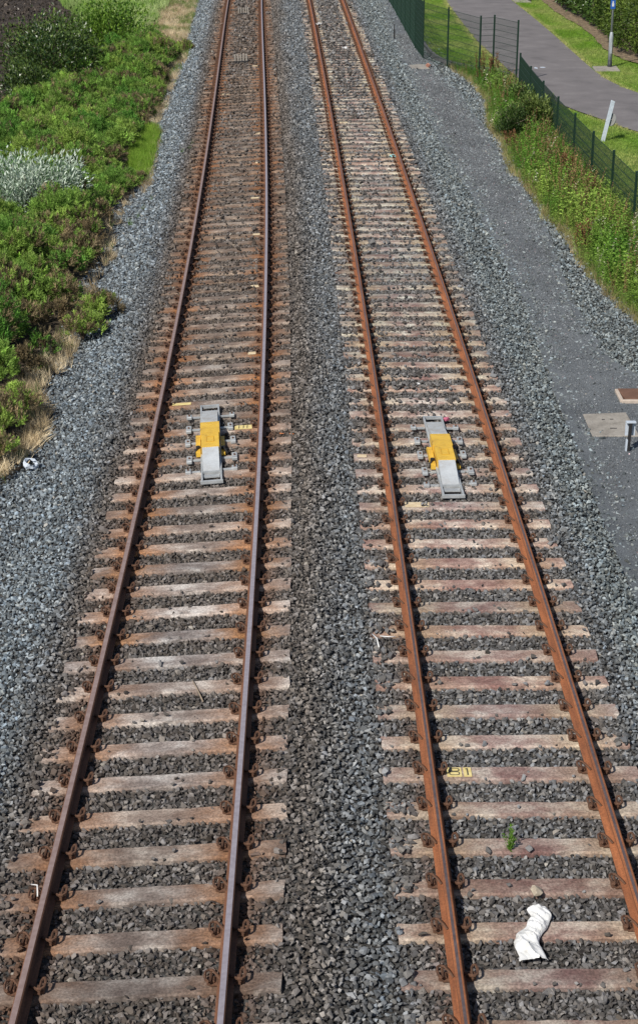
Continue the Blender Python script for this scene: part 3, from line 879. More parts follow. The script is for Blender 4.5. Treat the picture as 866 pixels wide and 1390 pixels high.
def build_fence(pts, h, z0, label, name='mesh_fence'):
    o0 = pts[0]
    root = empty(name, (o0[0], o0[1], z0))
    tag(root, label, 'fence', 'dark green mesh fences')
    pm = None
    for i, p in enumerate(pts):
        if pm is None:
            q = MB(); q.box((0, 0, h / 2 + 0.02), (0.06, 0.06, h + 0.1), None, 0, 0.004); q.box((0, 0, h + 0.075), (0.066, 0.066, 0.012))
            po = q.build('post', M['green_paint'], root); pm = po.data
        else:
            po = bpy.data.objects.new('post', pm); link(po, root)
        po.location = (p[0] - o0[0], p[1] - o0[1], 0)
        if i + 1 < len(pts):
            r = pts[i + 1]; d = (r[0] - p[0], r[1] - p[1]); L = math.hypot(*d)
            an = math.atan2(d[1], d[0])
            wp = fence_panel_mesh(L - 0.08, h).build('mesh_panel', M['wire'], root)
            wp.location = (p[0] - o0[0] + d[0] / L * 0.04, p[1] - o0[1] + d[1] / L * 0.04, 0)
            wp.rotation_euler = (0, 0, an)
    return root
build_fence([(3.25, 103.0), (3.35, 100.0), (3.45, 97.0), (3.55, 94.0), (3.65, 91.01), (3.73, 88.2), (3.78, 85.2), (3.85, 82.2), (3.9, 79.18), (3.97, 76.2), (4.03, 73.1), (4.18, 70.05), (4.98, 67.4), (5.97, 64.6), (6.5, 64.85), (7.2, 63.2)],
            2.2, -0.3, 'tall dark green mesh fence turning the corner by the lawn at the top')
build_fence([(7.18, 61.96), (7.17, 58.66), (7.19, 55.36), (7.25, 52.19), (7.34, 49.16), (7.43, 46.27), (7.54, 43.54), (7.65, 40.82), (7.78, 38.1), (7.9, 35.4)],
            1.2, -0.3, 'low dark green mesh fence running down behind the weeds on the right')

# ------------------------------------------------------------------ lamps, leaning sign, marker posts, covers
def build_lamp(x, y, label, sign):
    root = empty('street_lamp', (x, y, -0.26))
    tag(root, label, 'street lamp', 'street lamps beside the footpath')
    q = MB(); q.tube([(0, 0, -0.1), (0, 0, 0.27)], 0.088, 12); b = q.build('base_band', M['lamp_dark'], root, True)
    q = MB(); q.tube([(0, 0, 0.27), (0, 0, 1.15), (0, 0, 1.3), (0.0, 0, 1.34)], [0.082, 0.082, 0.062, 0.045], 12); c = q.build('base_section', M['lamp_grey'], root, True)
    q = MB(); q.box((0, -0.083, 0.75), (0.07, 0.012, 0.42)); q.build('access_door', M['lamp_grey'], c)
    q = MB(); q.tube([(0, 0, 1.33), (0, 0, 5.2), (-0.03, 0, 5.6), (-0.25, 0, 5.85), (-0.55, 0, 5.9)], [0.045, 0.036, 0.034, 0.032, 0.03], 10); q.build('pole', M['lamp_grey'], root, True)
    q = MB(); q.box((-0.85, 0, 5.9), (0.62, 0.24, 0.1), None, 0, 0.03); hd = q.build('lamp_head', M['lamp_grey'], root)
    q = MB(); q.box((-0.87, 0, 5.84), (0.42, 0.18, 0.03)); q.build('lens', M['white_plastic'], hd)
    if sign:
        q = MB(); q.box((-0.02, -0.06, 2.42), (0.19, 0.014, 0.42), (0, 0, 0.25)); s = q.build('sign_plate', M['blue'], root)
        q = MB()
        q.box((-0.022, -0.0695, 2.36), (0.085, 0.006, 0.12), (0, 0, 0.25)); q.box((-0.024, -0.0695, 2.46), (0.05, 0.006, 0.07), (0, 0, 0.25))
        q.build('sign_symbol', M['white_plastic'], s)
    return root
build_lamp(11.25, 67.18, 'grey street lamp carrying a small blue sign, in front of the hedge', True)
build_lamp(10.94, 91.3, 'dark lamp base at the far end of the footpath, at the top edge', False)

def slab(name, pts, z, h, mat, label, cat, group=None, marks=None):
    bm = bmesh.new()
    cx = sum(p[0] for p in pts) / len(pts); cy = sum(p[1] for p in pts) / len(pts)
    f = bm.faces.new([bm.verts.new((p[0] - cx, p[1] - cy, 0)) for p in pts])
    r = bmesh.ops.extrude_face_region(bm, geom=[f])
    for v in r['geom']:
        if isinstance(v, bmesh.types.BMVert): v.co.z += h
    bmesh.ops.recalc_face_normals(bm, faces=list(bm.faces))
    bmesh.ops.bevel(bm, geom=list(bm.edges), offset=0.008, segments=1, profile=0.5, affect='EDGES')
    me = bpy.data.meshes.new(name); bm.to_mesh(me); bm.free(); me.materials.append(mat)
    o = link(bpy.data.objects.new(name, me)); o.location = (cx, cy, z)
    tag(o, label, cat, group)
    if marks:
        for (mx, my, w, d) in marks:
            q = MB(); q.box((mx, my, h + 0.001), (w, d, 0.006)); q.build('lifting_slot', M['black'], o)
    return o
slab('cover_slab', [(4.40, 25.72), (5.16, 25.72), (5.13, 26.86), (4.40, 26.78)], -0.33, 0.06, M['concrete'], 'pale grey square concrete cover slab on the cess path, behind the marker post', 'cover slab', 'concrete covers in the path',
     [(0.02, -0.2, 0.11, 0.03), (-0.08, 0.22, 0.05, 0.025), (0.06, 0.24, 0.06, 0.025)])
slab('cover_slab', [(3.60, 66.98), (4.28, 66.98), (4.21, 68.3), (3.53, 68.0)], -0.33, 0.06, M['concrete'], 'small pale cover slab at the foot of the tall mesh fence corner', 'cover slab', 'concrete covers in the path')
rs = slab('rusty_cover', [(5.22, 27.45), (5.95, 27.45), (5.9, 28.0), (5.17, 28.0)], -0.3, 0.07, M['rust_slab'], 'reddish brown cover with a pale kerb beside the cess path, at the right edge', 'cover slab')
q = MB(); q.box((-0.02, -0.32, 0.02), (0.78, 0.07, 0.09), None, 0, 0.01); q.box((-0.405, -0.02, 0.02), (0.06, 0.6, 0.085), None, 0, 0.01); q.build('surround', M['pale_kerb'], rs)
lp = slab('lamp_slab', [(10.55, 66.1), (11.5, 66.2), (11.55, 67.5), (10.6, 67.3)], -0.28, 0.05, M['concrete'], 'concrete pad in the grass under the lamp with the blue sign', 'concrete pad')
slab('lamp_slab', [(10.1, 90.6), (10.95, 90.6), (10.95, 91.9), (10.1, 91.9)], -0.28, 0.05, M['concrete'], 'concrete pad in the grass under the lamp at the top edge', 'concrete pad')

mp = empty('marker_post', (4.87, 25.08, -0.3)); tag(mp, 'short black marker post with a pale plate beside the square cover slab', 'marker post')
q = MB(); q.box((0, 0, 0.23), (0.045, 0.05, 0.5), (0, 0.03, 0)); q.build('post', M['black'], mp)
q = MB(); q.box((-0.04, 0.0, 0.09), (0.025, 0.05, 0.22), (0, 0.03, 0)); q.build('strip', M['sign_pale'], mp)
q = MB(); q.box((0.012, 0.045, 0.375), (0.155, 0.02, 0.24)); q.box((0.012, 0.01, 0.49), (0.15, 0.07, 0.02)); q.build('plate', M['sign_pale'], mp)
mp = empty('track_marker', (3.28, 76.16, -0.3)); tag(mp, 'thin black post with a pale cap beside the tall mesh fence', 'marker post')
q = MB(); q.tube([(0, 0, -0.1), (0, 0, 0.62)], 0.035, 6); q.build('post', M['black'], mp)
q = MB(); q.box((0, 0, 0.5), (0.1, 0.03, 0.16)); q.build('plate', M['lamp_grey'], mp)

# leaning sign on the lawn beyond the low fence
sg = empty('leaning_sign', (8.59, 51.69, -0.27), (math.radians(-4), math.radians(13), math.radians(8)))
tag(sg, 'pale blue grey leaning sign post seen edge on in the grass beside the footpath', 'sign')
q = MB(); q.prism([(-0.03, -0.25), (0.03, -0.25), (0.03, 1.18), (-0.03, 1.18)], -0.055, 0.055); q.box((0, 0, 1.19), (0.11, 0.07, 0.05), (0, 0.2, 0)); q.build('post', M['sign_pale'], sg)
q = MB()
q.tube([(0.05, 0.0, 0.66), (0.118, 0.03, 0.66)], 0.02, 6)
n = 24
R3 = Euler((0, 0, math.radians(20))).to_matrix()
vs = []
for s in (0.0, 0.03):
    for i in range(n):
        a = 2 * math.pi * i / n
        v = R3 @ Vector((s, 0.19 * math.cos(a), 0.19 * math.sin(a)))
        vs.append((v.x + 0.115, v.y + 0.05, v.z + 0.66))
q.add(vs, [(i, (i + 1) % n, n + (i + 1) % n, n + i) for i in range(n)] + [list(range(n))[::-1], list(range(n, 2 * n))])
q.build('sign_face', M['sign_back'], sg)

for i, (mx, my, mw, md_) in enumerate(((8.34, 66.7, 0.09, 0.22), (8.62, 66.85, 0.1, 0.18))):
    q = MB(); n = 9
    ring_ = [(mw * math.cos(6.283 * k / n) * random.uniform(0.6, 1.2), md_ * math.sin(6.283 * k / n) * random.uniform(0.6, 1.2)) for k in range(n)]
    q.add([(a, b, 0.0) for a, b in ring_] + [(a, b, 0.006) for a, b in ring_], [[k, (k + 1) % n, n + (k + 1) % n, n + k] for k in range(n)] + [list(range(n, 2 * n))])
    o = q.build('paint_mark', M['sign_pale']); o.location = (mx, my, -0.238 + 0.03 * math.sin(math.pi * (mx - 7.25) / 3.3) - 0.002)
    tag(o, ('left of two small whitish marks on the grey footpath', 'right of two small whitish marks on the grey footpath')[i], 'paint mark', 'whitish marks on the footpath')

# ------------------------------------------------------------------ loose things lying about
def rock(name, loc, size, mat, label, cat, seed, rot=(0, 0, 0)):
    r = random.Random(seed); bm = bmesh.new()
    for k in range(16):
        v = Vector((r.gauss(0, 1), r.gauss(0, 1), r.gauss(0, 1))).normalized() * r.uniform(0.85, 1) * 0.5
        bm.verts.new((v.x * size[0], v.y * size[1], v.z * size[2]))
    bmesh.ops.convex_hull(bm, input=list(bm.verts))
    for v in [v for v in bm.verts if not v.link_faces]: bm.verts.remove(v)
    me = bpy.data.meshes.new(name); bm.to_mesh(me); bm.free(); me.materials.append(mat)
    o = link(bpy.data.objects.new(name, me)); o.location = loc; o.rotation_euler = rot
    return tag(o, label, cat)
rock('stone', (1.965, 12.93, 0.035), (0.12, 0.15, 0.08), M['tan_stone'], 'pale tan stone lying just above the white sheet', 'stone', 3, (0.2, 0.1, 0.5))
rock('stone', (-0.6, 18.14, 0.05), (0.055, 0.05, 0.04), M['tan_stone'], 'small cream stone beside the right rail of the left track', 'stone', 5)
rock('broken_brick', (4.24, 67.3, -0.2), (0.26, 0.2, 0.2), M['brick_red'], 'pinkish broken brick at the foot of the fence corner', 'brick', 9, (0.1, 0.2, 0.4))
rock('litter_scrap', (2.03, 25.63, 0.05), (0.12, 0.12, 0.1), M['pink'], 'small pink scrap at the far corner of the right track magnet', 'litter', 12)
def scrap(loc, sx, sy, rz, mat, label, seed):
    r = random.Random(seed); vs = []; fs = []
    for j in range(4):
        for i in range(5):
            vs.append(((i / 4 - 0.5) * sx + r.uniform(-0.1, 0.1) * sx, (j / 3 - 0.5) * sy + r.uniform(-0.1, 0.1) * sy, r.uniform(0, 0.3) * min(sx, sy)))
    for j in range(3):
        for i in range(4):
            a = j * 5 + i; fs.append((a, a + 1, a + 6, a + 5))
    o = mesh_obj('litter_scrap', vs, fs, mat); o.location = loc; o.rotation_euler = (0.05, 0.05, rz)
    md = o.modifiers.new('thickness', 'SOLIDIFY'); md.thickness = 0.006
    return tag(o, label, 'litter')
scrap((2.07, 47.63, 0.03), 0.17, 0.22, 0.1, M['cyan'], 'pale cyan scrap of litter beside the right orange rail', 1)
scrap((1.05, 70.46, 0.03), 0.2, 0.3, 0.1, M['white_plastic'], 'white scrap of litter in the middle of the right track', 2)
scrap((-0.02, 78.7, 0.03), 0.2, 0.3, 0.1, M['white_plastic'], 'white scrap of litter inside the left orange rail', 3)
scrap((-0.5, 25.0, 0.03), 0.22, 0.03, 0.02, M['orange_stick'], 'thin orange strip outside the right rail of the left track', 4)
scrap((1.69, 27.5, 0.02), 0.05, 0.07, 0.3, M['white_plastic'], 'tiny white scrap above the right track magnet', 6)
scrap((3.42, 18.75, -0.07), 0.1, 0.1, 0.3, M['white_plastic'], 'small white scrap outside the right orange rail', 7)
def twig(pts, rad, label, mat='twig'):
    q = MB(); q.tube([Vector(p) - Vector(pts[0]) for p in pts], rad, 5)
    o = q.build('twig', M[mat], None, True); o.location = pts[0]
    return tag(o, label, 'twig')
twig([(0.63, 18.05, 0.04), (0.68, 17.9, 0.06), (0.70, 17.72, 0.03)], 0.008, 'pale twig by the left orange rail on the ballast', 'white_plastic')
twig([(0.72, 18.0, 0.04), (0.82, 17.96, 0.05), (0.9, 17.98, 0.04)], 0.007, 'second pale twig lying across beside the left orange rail', 'white_plastic')
twig([(-1.42, 16.95, 0.02), (-1.36, 16.75, 0.03), (-1.27, 16.45, 0.02)], 0.008, 'thin straw coloured twig between the left track rails')
twig([(-2.62, 13.05, 0.02), (-2.55, 12.98, 0.06), (-2.53, 12.85, 0.03)], 0.007, 'white curved strip on a sleeper end of the left track', 'white_plastic')

# crumpled white sheet lying on the right track
def build_sheet():
    outline_l = [(1.86, 12.66), (1.865, 12.55), (1.80, 12.40), (1.70, 12.26), (1.69, 12.16), (1.70, 12.08), (1.705, 12.0), (1.72, 11.93)]
    outline_r = [(2.03, 12.67), (2.05, 12.55), (2.0, 12.42), (1.93, 12.28), (1.905, 12.17), (1.91, 12.09), (1.925, 12.01), (1.94, 11.95)]
    l = resample(outline_l, 50); r = resample(outline_r, 50)
    nn = 25; vs = []; fs = []
    for i in range(50):
        for k in range(nn):
            t = k / (nn - 1)
            p = l[i] * (1 - t) + r[i] * t
            e = math.sin(math.pi * t) ** 0.5 if 0 < t < 1 else 0
            z = 0.012 + e * (0.012 + 0.04 * (1 - abs(2 * float(fbm(p[0] * 9 + p[1] * 4, p[1] * 6, 91, 2)) - 1)) ** 2 + 0.014 * abs(2 * float(vnoise(p[0] * 26 + p[1] * 14, p[1] * 9, 95)) - 1))
            jx = 0.03 * (float(vnoise(p[1] * 16, k * 0.4, 97)) - 0.5)
            vs.append((p[0] + jx - 1.86, p[1] - 12.3, z))
    for i in range(49):
        for k in range(nn - 1):
            a = i * nn + k; fs.append((a, a + 1, a + nn + 1, a + nn))
    o = mesh_obj('plastic_sheet', vs, fs, M['white_plastic']); o.location = (1.86, 12.3, 0.012)
    md = o.modifiers.new('thickness', 'SOLIDIFY'); md.thickness = 0.004
    return tag(o, 'crumpled white plastic sheet lying across a sleeper of the right track', 'sheet')
build_sheet()
# torn white bag at the edge of the left bushes
def build_bag():
    vs = []; fs = []; n = 14
    r = random.Random(4)
    for j, (rad, z) in enumerate(((0.17, 0.0), (0.175, 0.04), (0.15, 0.07), (0.12, 0.05))):
        for i in range(n):
            a = 2 * math.pi * i / n
            rr = 0.62 * rad * r.uniform(0.8, 1.15)
            vs.append((rr * math.cos(a) * 1.1, rr * math.sin(a), z + r.uniform(-0.02, 0.02)))
    for j in range(3):
        for i in range(n):
            fs.append((j * n + i, j * n + (i + 1) % n, (j + 1) * n + (i + 1) % n, (j + 1) * n + i))
    o = mesh_obj('torn_bag', vs, fs, M['sign_pale']); o.location = (-4.5, 24.75, -0.4); o.rotation_euler = (0.35, 0.2, 0.3)
    md = o.modifiers.new('thickness', 'SOLIDIFY'); md.thickness = 0.006
    return tag(o, 'torn whitish plastic bag beside the bush at the left edge', 'bag')
build_bag()

# ------------------------------------------------------------------ vegetation
def tri_mesh(name, tris, mat):
    me = bpy.data.meshes.new(name)
    v = [tuple(p) for t in tris for p in t]
    me.from_pydata(v, [], [(3 * i, 3 * i + 1, 3 * i + 2) for i in range(len(tris))])
    me.materials.append(mat)
    return me
def needle(p, d, L, w, r):
    d = d.normalized()
    s = d.cross(Vector((r.gauss(0, 1), r.gauss(0, 1), r.gauss(0, 1)))).normalized() * w
    return (p - s, p + s, p + d * L)
def shapes_collection(name, meshes):
    c = bpy.data.collections.new(name)
    for i, me in enumerate(meshes):
        c.objects.link(bpy.data.objects.new('%s_%02d' % (name, i), me))
    return c
def gorse_sprig(seed):
    r = random.Random(seed); T = []
    for b in range(4):
        tilt = Vector((r.gauss(0, 0.35), r.gauss(0, 0.35), 1)).normalized()
        base = Vector((r.gauss(0, 0.03), r.gauss(0, 0.03), 0))
        for i in range(13):
            t = (i + r.random()) / 13
            p = base + tilt * (0.17 * t)
            a = r.uniform(0, 6.28)
            d = tilt * r.uniform(0.5, 1.3) + Vector((math.cos(a), math.sin(a), 0)) * (1.05 - 0.55 * t)
            T.append(needle(p, d, r.uniform(0.045, 0.08), 0.0095, r))
    return tri_mesh('gorse_sprig', T, M['leaf_inst'])
def grass_tuft(seed, n=16, L=0.3, w=0.006, spread=0.5):
    r = random.Random(seed); T = []
    for i in range(n):
        a = r.uniform(0, 6.28)
        p = Vector((r.gauss(0, 0.05), r.gauss(0, 0.05), 0))
        d = Vector((math.cos(a) * r.uniform(0.1, spread), math.sin(a) * r.uniform(0.1, spread), 1))
        T.append(needle(p, d, L * r.uniform(0.55, 1.1), w, r))
    return tri_mesh('grass_tuft', T, M['leaf_inst'])
def weed_stem(seed, L=0.75, lw=0.02, ll=0.12, nl=18, seedhead=False):
    r = random.Random(seed); T = []
    tilt = Vector((r.gauss(0, 0.14), r.gauss(0, 0.14), 1)).normalized()
    s = Vector((0.006, 0, 0)); 
    T.append((-s, s, tilt * L)); s = Vector((0, 0.006, 0)); T.append((-s, s, tilt * L))
    for i in range(nl):
        t = (i + r.random()) / nl
        p = tilt * (L * (0.08 + 0.92 * t))
        a = r.uniform(0, 6.28)
        d = (Vector((math.cos(a), math.sin(a), r.uniform(0.0, 0.9)))).normalized()
        k = ll * (1.15 - 0.6 * t) * r.uniform(0.7, 1.2)
        if seedhead and t > 0.35:
            d = (d + tilt * 1.2).normalized(); k = 0.07
        sd = d.cross(Vector((r.gauss(0, .4), r.gauss(0, .4), 1))).normalized() * lw
        mid = p + d * k * 0.45
        tip = p + d * k - Vector((0, 0, 0.02))
        T.append((p, mid + sd, tip)); T.append((p, tip, mid - sd))
    return tri_mesh('weed_stem', T, M['leaf_inst'])
GORSE = scatter_group(shapes_collection('gorse_shapes', [gorse_sprig(i) for i in range(6)]))
TUFT = scatter_group(shapes_collection('tuft_shapes', [grass_tuft(i, 16, 0.3, 0.006, 0.55) for i in range(5)]))
LAWN = scatter_group(shapes_collection('turf_shapes', [grass_tuft(40 + i, 18, 0.07, 0.005, 1.1) for i in range(4)]))
WEED = scatter_group(shapes_collection('weed_shapes', [weed_stem(i) for i in range(5)] + [weed_stem(20 + i, 0.9, 0.012, 0.08, 26, True) for i in range(3)]))

def orient(nrm):
    """euler that turns +z to nrm (n,3)"""
    nx, ny, nz = nrm[:, 0], nrm[:, 1], nrm[:, 2]
    th = np.arccos(np.clip(nz, -1, 1)); ph = np.arctan2(ny, nx)
    return np.stack([np.zeros_like(th), th, ph], 1)

def puff_sprigs(cx, cy, rad, hgt, zb, per):
    """sprig points over hemispherical puffs"""
    P = []; Nn = []; I = []
    for i in range(len(cx)):
        k = max(6, int(per * rad[i] ** 2 * 9))
        u = RNG.random(k); ph = RNG.random(k) * 6.283
        th = np.arccos(1 - u * 0.95)
        nv = np.stack([np.sin(th) * np.cos(ph), np.sin(th) * np.sin(ph), np.cos(th)], 1)
        p = nv * np.array([rad[i], rad[i], hgt[i]]) * RNG.uniform(0.72, 1.0, (k, 1))
        P.append(p + np.array([cx[i], cy[i], zb[i]])); 
        q = nv * 0.75 + np.array([0, 0, 0.75]) + RNG.normal(0, 0.22, (k, 3))
        Nn.append(q / np.linalg.norm(q, axis=1)[:, None]); I.append(np.full(k, i))
    return np.concatenate(P), np.concatenate(Nn), np.concatenate(I)

def gorse_tint(n, brown, base_var):
    """brown 0..1 per sprig"""
    g = np.array([0.115, 0.27, 0.045]); g2 = np.array([0.36, 0.48, 0.105]); br = np.array([0.33, 0.255, 0.14]); dk = np.array([0.13, 0.105, 0.062])
    t = RNG.random(n)[:, None]
    c = (g * (1 - base_var[:, None]) + g2 * base_var[:, None]) * np.exp(RNG.normal(0, 0.25, n))[:, None]
    b = (br * t + dk * (1 - t)) * np.exp(RNG.normal(0, 0.3, n))[:, None]
    m = (RNG.random(n) < brown)[:, None]
    return np.where(m, b, c)

def gorse_field():
    x, y = jgrid(-13.5, -4.0, 24, 73, 0.5)
    left = np.where(y < 55.5, -10.1, np.interp(y, [55.5, 60, 66, 73], [-9.9, -9.7, -8.8, -7.8]))
    left = np.maximum(left, -0.2 * y - 2.2)
    right = ip(LE, y) - 0.33
    ok = (x > left) & (x < right)
    # bare straw gap between the lowest bush and the gorse mass
    ok &= ~((y > 27.2) & (y < 28.2) & (x > -5.9)); ok &= ~((y < 29.2) & (y > 26.5) & (x > -5.4))
    ok &= ~((y < 27.4))
    ok &= ~(((x + 7.3) / 1.25) ** 2 + ((y - 42.9) / 2.6) ** 2 < 0.75)
    ok &= ~((x > -5.15) & (y > 29.8) & (y < 34.6))      # silver shrub stands here
    ok &= ~((x > -5.75) & (y > 46.6) & (y < 54.6))                          # bright grass stands here
    x = x[ok]; y = y[ok]; n = len(x)
    edge = (ip(LE, y) - x)
    lump = fbm(x * 0.7, y * 0.5, 111)
    tall = sstep(0.2, 1.3, edge)
    rad = RNG.uniform(0.2, 0.4, n) * (0.72 + 0.35 * tall)
    hgt = rad * RNG.uniform(1.2, 2.1, n)
    low = 1 - 0.45 * (x > -6.6) * (y > 43.5) * (y < 54.5)
    hgt = hgt * low
    zb = -0.45 + low * tall * (0.04 + 0.5 * lump * lump * 2) * (1 - 0.75 * np.exp(-(((x + 7.3) / 1.5) ** 2 + ((y - 39.4) / 2.2) ** 2)))
    P, Nn, I = puff_sprigs(x, y, rad, hgt, zb, 62)
    dead = fbm(x * 0.9, y * 0.9, 115)
    brown = np.clip(0.05 + 0.6 * sstep(0.6, 0.74, dead) + 0.7 * sstep(0.9, 0.2, edge) * sstep(0.35, 0.55, dead) + 0.5 * (RNG.random(n) < 0.1), 0, 0.9)
    var = np.clip(fbm(x * 1.7, y * 1.7, 117) * 1.6 - 0.4, 0, 1)
    return P, Nn, brown[I], var[I]
P, Nn, br, va = gorse_field()
n = len(P); print('gorse sprigs', n)
sz = RNG.uniform(0.75, 1.2, n)
go = scatter('gorse_cover', GORSE, P, orient(Nn), np.repeat(sz[:, None], 3, 1), RNG.integers(0, 6, n), gorse_tint(n, br, va))

def leaf_mesh(name, P, D, L, W, tint, mat, parent, fold=0.25):
    """folded leaves: P base points, D directions, L lengths, W half widths"""
    n = len(P)
    D = D / np.linalg.norm(D, axis=1)[:, None]
    up = RNG.normal(0, 0.5, (n, 3)) + np.array([0, 0, 1.0])
    S = np.cross(D, up); S /= np.linalg.norm(S, axis=1)[:, None] + 1e-9
    Nr = np.cross(S, D)
    L = np.asarray(L)[:, None] * np.ones((n, 1)); W = np.asarray(W)[:, None] * np.ones((n, 1))
    mid = P + D * L * 0.45
    v = np.stack([P, mid + S * W + Nr * W * fold, P + D * L - Nr * L * 0.12, mid - S * W + Nr * W * fold], 1).reshape(-1, 3)
    me = bpy.data.meshes.new(name)
    f = np.arange(4 * n).reshape(n, 4)
    tri = np.concatenate([f[:, [0, 1, 2]], f[:, [0, 2, 3]]], 1).reshape(-1, 3)
    me.from_pydata(v.tolist(), [], tri.tolist())
    a = me.attributes.new('tint', 'FLOAT_COLOR', 'POINT')
    c4 = np.ones((4 * n, 4), np.float32); c4[:, :3] = np.repeat(tint, 4, 0)
    a.data.foreach_set('color', c4.ravel())
    me.materials.append(mat)
    return link(bpy.data.objects.new(name, me), parent)

def shrub(name, loc, rx, ry, h, nleaf, L, W, cols, label, mat, clumps=26, upright=0.5, seed=0, cat='shrub', gloss=False, twigs=8):
    root = empty(name, loc)
    tag(root, label, cat)
    r = np.random.default_rng(seed)
    # clumps of leaves on radiating branches
    cc = r.normal(0, 1, (clumps, 3)); cc /= np.linalg.norm(cc, axis=1)[:, None]
    cc[:, 2] = np.abs(cc[:, 2])
    rr = r.uniform(0.45, 0.9, clumps)[:, None]
    cc = cc * rr * np.array([rx, ry, h])
    mb = MB()
    for i in range(clumps):
        a = Vector((r.normal(0, 0.05), r.normal(0, 0.05), 0)); b = Vector(cc[i])
        m = a.lerp(b, 0.5) + Vector((0, 0, 0.12 * h))
        mb.tube([a, m, b], [0.02, 0.013, 0.005], 4)
    mb.build('stem', M['bark'], root)
    ci = r.integers(0, clumps, nleaf)
    rad = 0.34 * (rx * ry * h) ** (1 / 3)
    off = r.normal(0, 1, (nleaf, 3)); off /= np.linalg.norm(off, axis=1)[:, None]
    off *= (r.random((nleaf, 1)) ** 0.45) * rad * r.uniform(0.75, 1.3, (nleaf, 1))
    P = cc[ci] + off
    P[:, 2] = np.maximum(P[:, 2], 0.02)
    out = P / np.array([rx, ry, h]); out /= np.linalg.norm(out, axis=1)[:, None] + 1e-6
    D = out * 0.8 + r.normal(0, 0.55, (nleaf, 3)) + np.array([0, 0, upright])
    cv = r.random(clumps)[ci]
    w = np.clip(cv + r.normal(0, 0.25, nleaf), 0, 1)[:, None]
    tint = (np.array(cols[0]) * (1 - w) + np.array(cols[1]) * w) * np.exp(r.normal(0, 0.2, nleaf))[:, None]
    leaf_mesh('foliage', P, D, L * r.uniform(0.6, 1.2, nleaf), W * r.uniform(0.7, 1.2, nleaf), tint, mat, root)
    if twigs:
        mb = MB()
        for i in range(twigs):
            b = Vector(cc[r.integers(0, clumps)]) ; e = b + Vector((r.normal(0, 0.25), r.normal(0, 0.25), r.uniform(0.15, 0.5)))
            mb.tube([b, b.lerp(e, 0.5) + Vector((0.03, 0, 0)), e], [0.008, 0.006, 0.003], 3)
        mb.build('twig', M['twig'], root)
    return root
shrub('silver_shrub', (-7.3, 42.3, -0.45), 1.4, 1.6, 1.9, 9500, 0.135, 0.022, ((0.09, 0.19, 0.06), (0.7, 0.78, 0.68)), 'pale silvery leaved shrub rising out of the green gorse at the left edge', M['leaf'], 46, 0.5, 5)
shrub('leafy_shrub', (-9.7, 63.6, -0.45), 1.8, 3.2, 2.7, 8500, 0.15, 0.042, ((0.02, 0.05, 0.013), (0.11, 0.17, 0.035)), 'dark leafy shrub between the bare soil and the gorse, top left', M['leaf_gloss'], 46, 0.3, 6)
shrub('leafy_shrub', (-10.0, 59.0, -0.45), 1.1, 1.8, 1.6, 3600, 0.14, 0.04, ((0.02, 0.045, 0.013), (0.09, 0.14, 0.03)), 'smaller dark shrub at the left edge just above the bare soil patch', M['leaf_gloss'], 28, 0.3, 16)
shrub('leafy_shrub', (-8.5, 73.0, -0.45), 2.0, 3.0, 2.4, 8500, 0.16, 0.042, ((0.06, 0.15, 0.016), (0.2, 0.33, 0.045)), 'bright green leafy shrub behind the dark shrub, top left', M['leaf'], 42, 0.5, 7)
shrub('leafy_shrub', (-11.6, 71.0, -0.45), 1.7, 2.6, 2.0, 2400, 0.14, 0.038, ((0.05, 0.09, 0.02), (0.12, 0.17, 0.04)), 'thin twiggy shrub with sparse leaves standing on the bare soil, top left', M['leaf'], 22, 0.5, 8, twigs=26)

def gorse_bush(loc, rx, ry, h, brown, label, seed):
    """small gorse bush of its own: stems + spiky foliage"""
    global RNG
    root = empty('gorse_bush', loc); tag(root, label, 'bush', 'single gorse bushes')
    keep = RNG; RNG = np.random.default_rng(seed)
    k = max(7, int(rx * ry * 22))
    ang = RNG.random(k) * 6.283; rr = np.sqrt(RNG.random(k)) * 0.75
    cx = np.cos(ang) * rr * rx; cy = np.sin(ang) * rr * ry
    rad = RNG.uniform(0.17, 0.27, k); zb = h * (1 - rr ** 2) * 0.55
    P, Nn, I = puff_sprigs(cx, cy, rad, rad * 1.2, zb, 46)
    n = len(P)
    b = np.clip(brown + RNG.normal(0, 0.3, k), 0, 0.95)[I]
    tt = gorse_tint(n, b, np.clip(RNG.random(k), 0, 1)[I] * 0.5 + 0.5)
    fo = scatter('foliage', GORSE, P, orient(Nn), np.repeat(RNG.uniform(0.7, 1.05, n)[:, None], 3, 1), RNG.integers(0, 6, n), tt, None, root)
    mb = MB()
    for i in range(k):
        mb.tube([(0, 0, -0.05), (cx[i] * 0.5, cy[i] * 0.5, zb[i] * 0.6 + 0.08), (cx[i], cy[i], zb[i] + 0.12)], [0.02, 0.014, 0.007], 4)
    mb.build('stem', M['bark'], root)
    RNG = keep
    return root
gorse_bush((-4.32, 32.75, -0.35), 0.30, 0.55, 0.42, 0.35, 'small round gorse bush standing on the grey ballast shoulder', 21)
gorse_bush((-4.56, 31.55, -0.38), 0.36, 0.4, 0.26, 0.5, 'low browning gorse bush on the ballast beside the round one', 22)
gorse_bush((-5.15, 26.5, -0.42), 0.52, 1.0, 0.5, 0.3, 'dark gorse bush at the left edge below the straw grass', 23)
gorse_bush((-5.0, 24.9, -0.42), 0.4, 0.55, 0.34, 0.6, 'browning gorse bush beside the torn white bag', 24)
gorse_bush((-5.75, 72.4, -0.4), 0.55, 0.9, 0.35, 0.7, 'brown low bush at the top corner of the left ballast edge', 25)

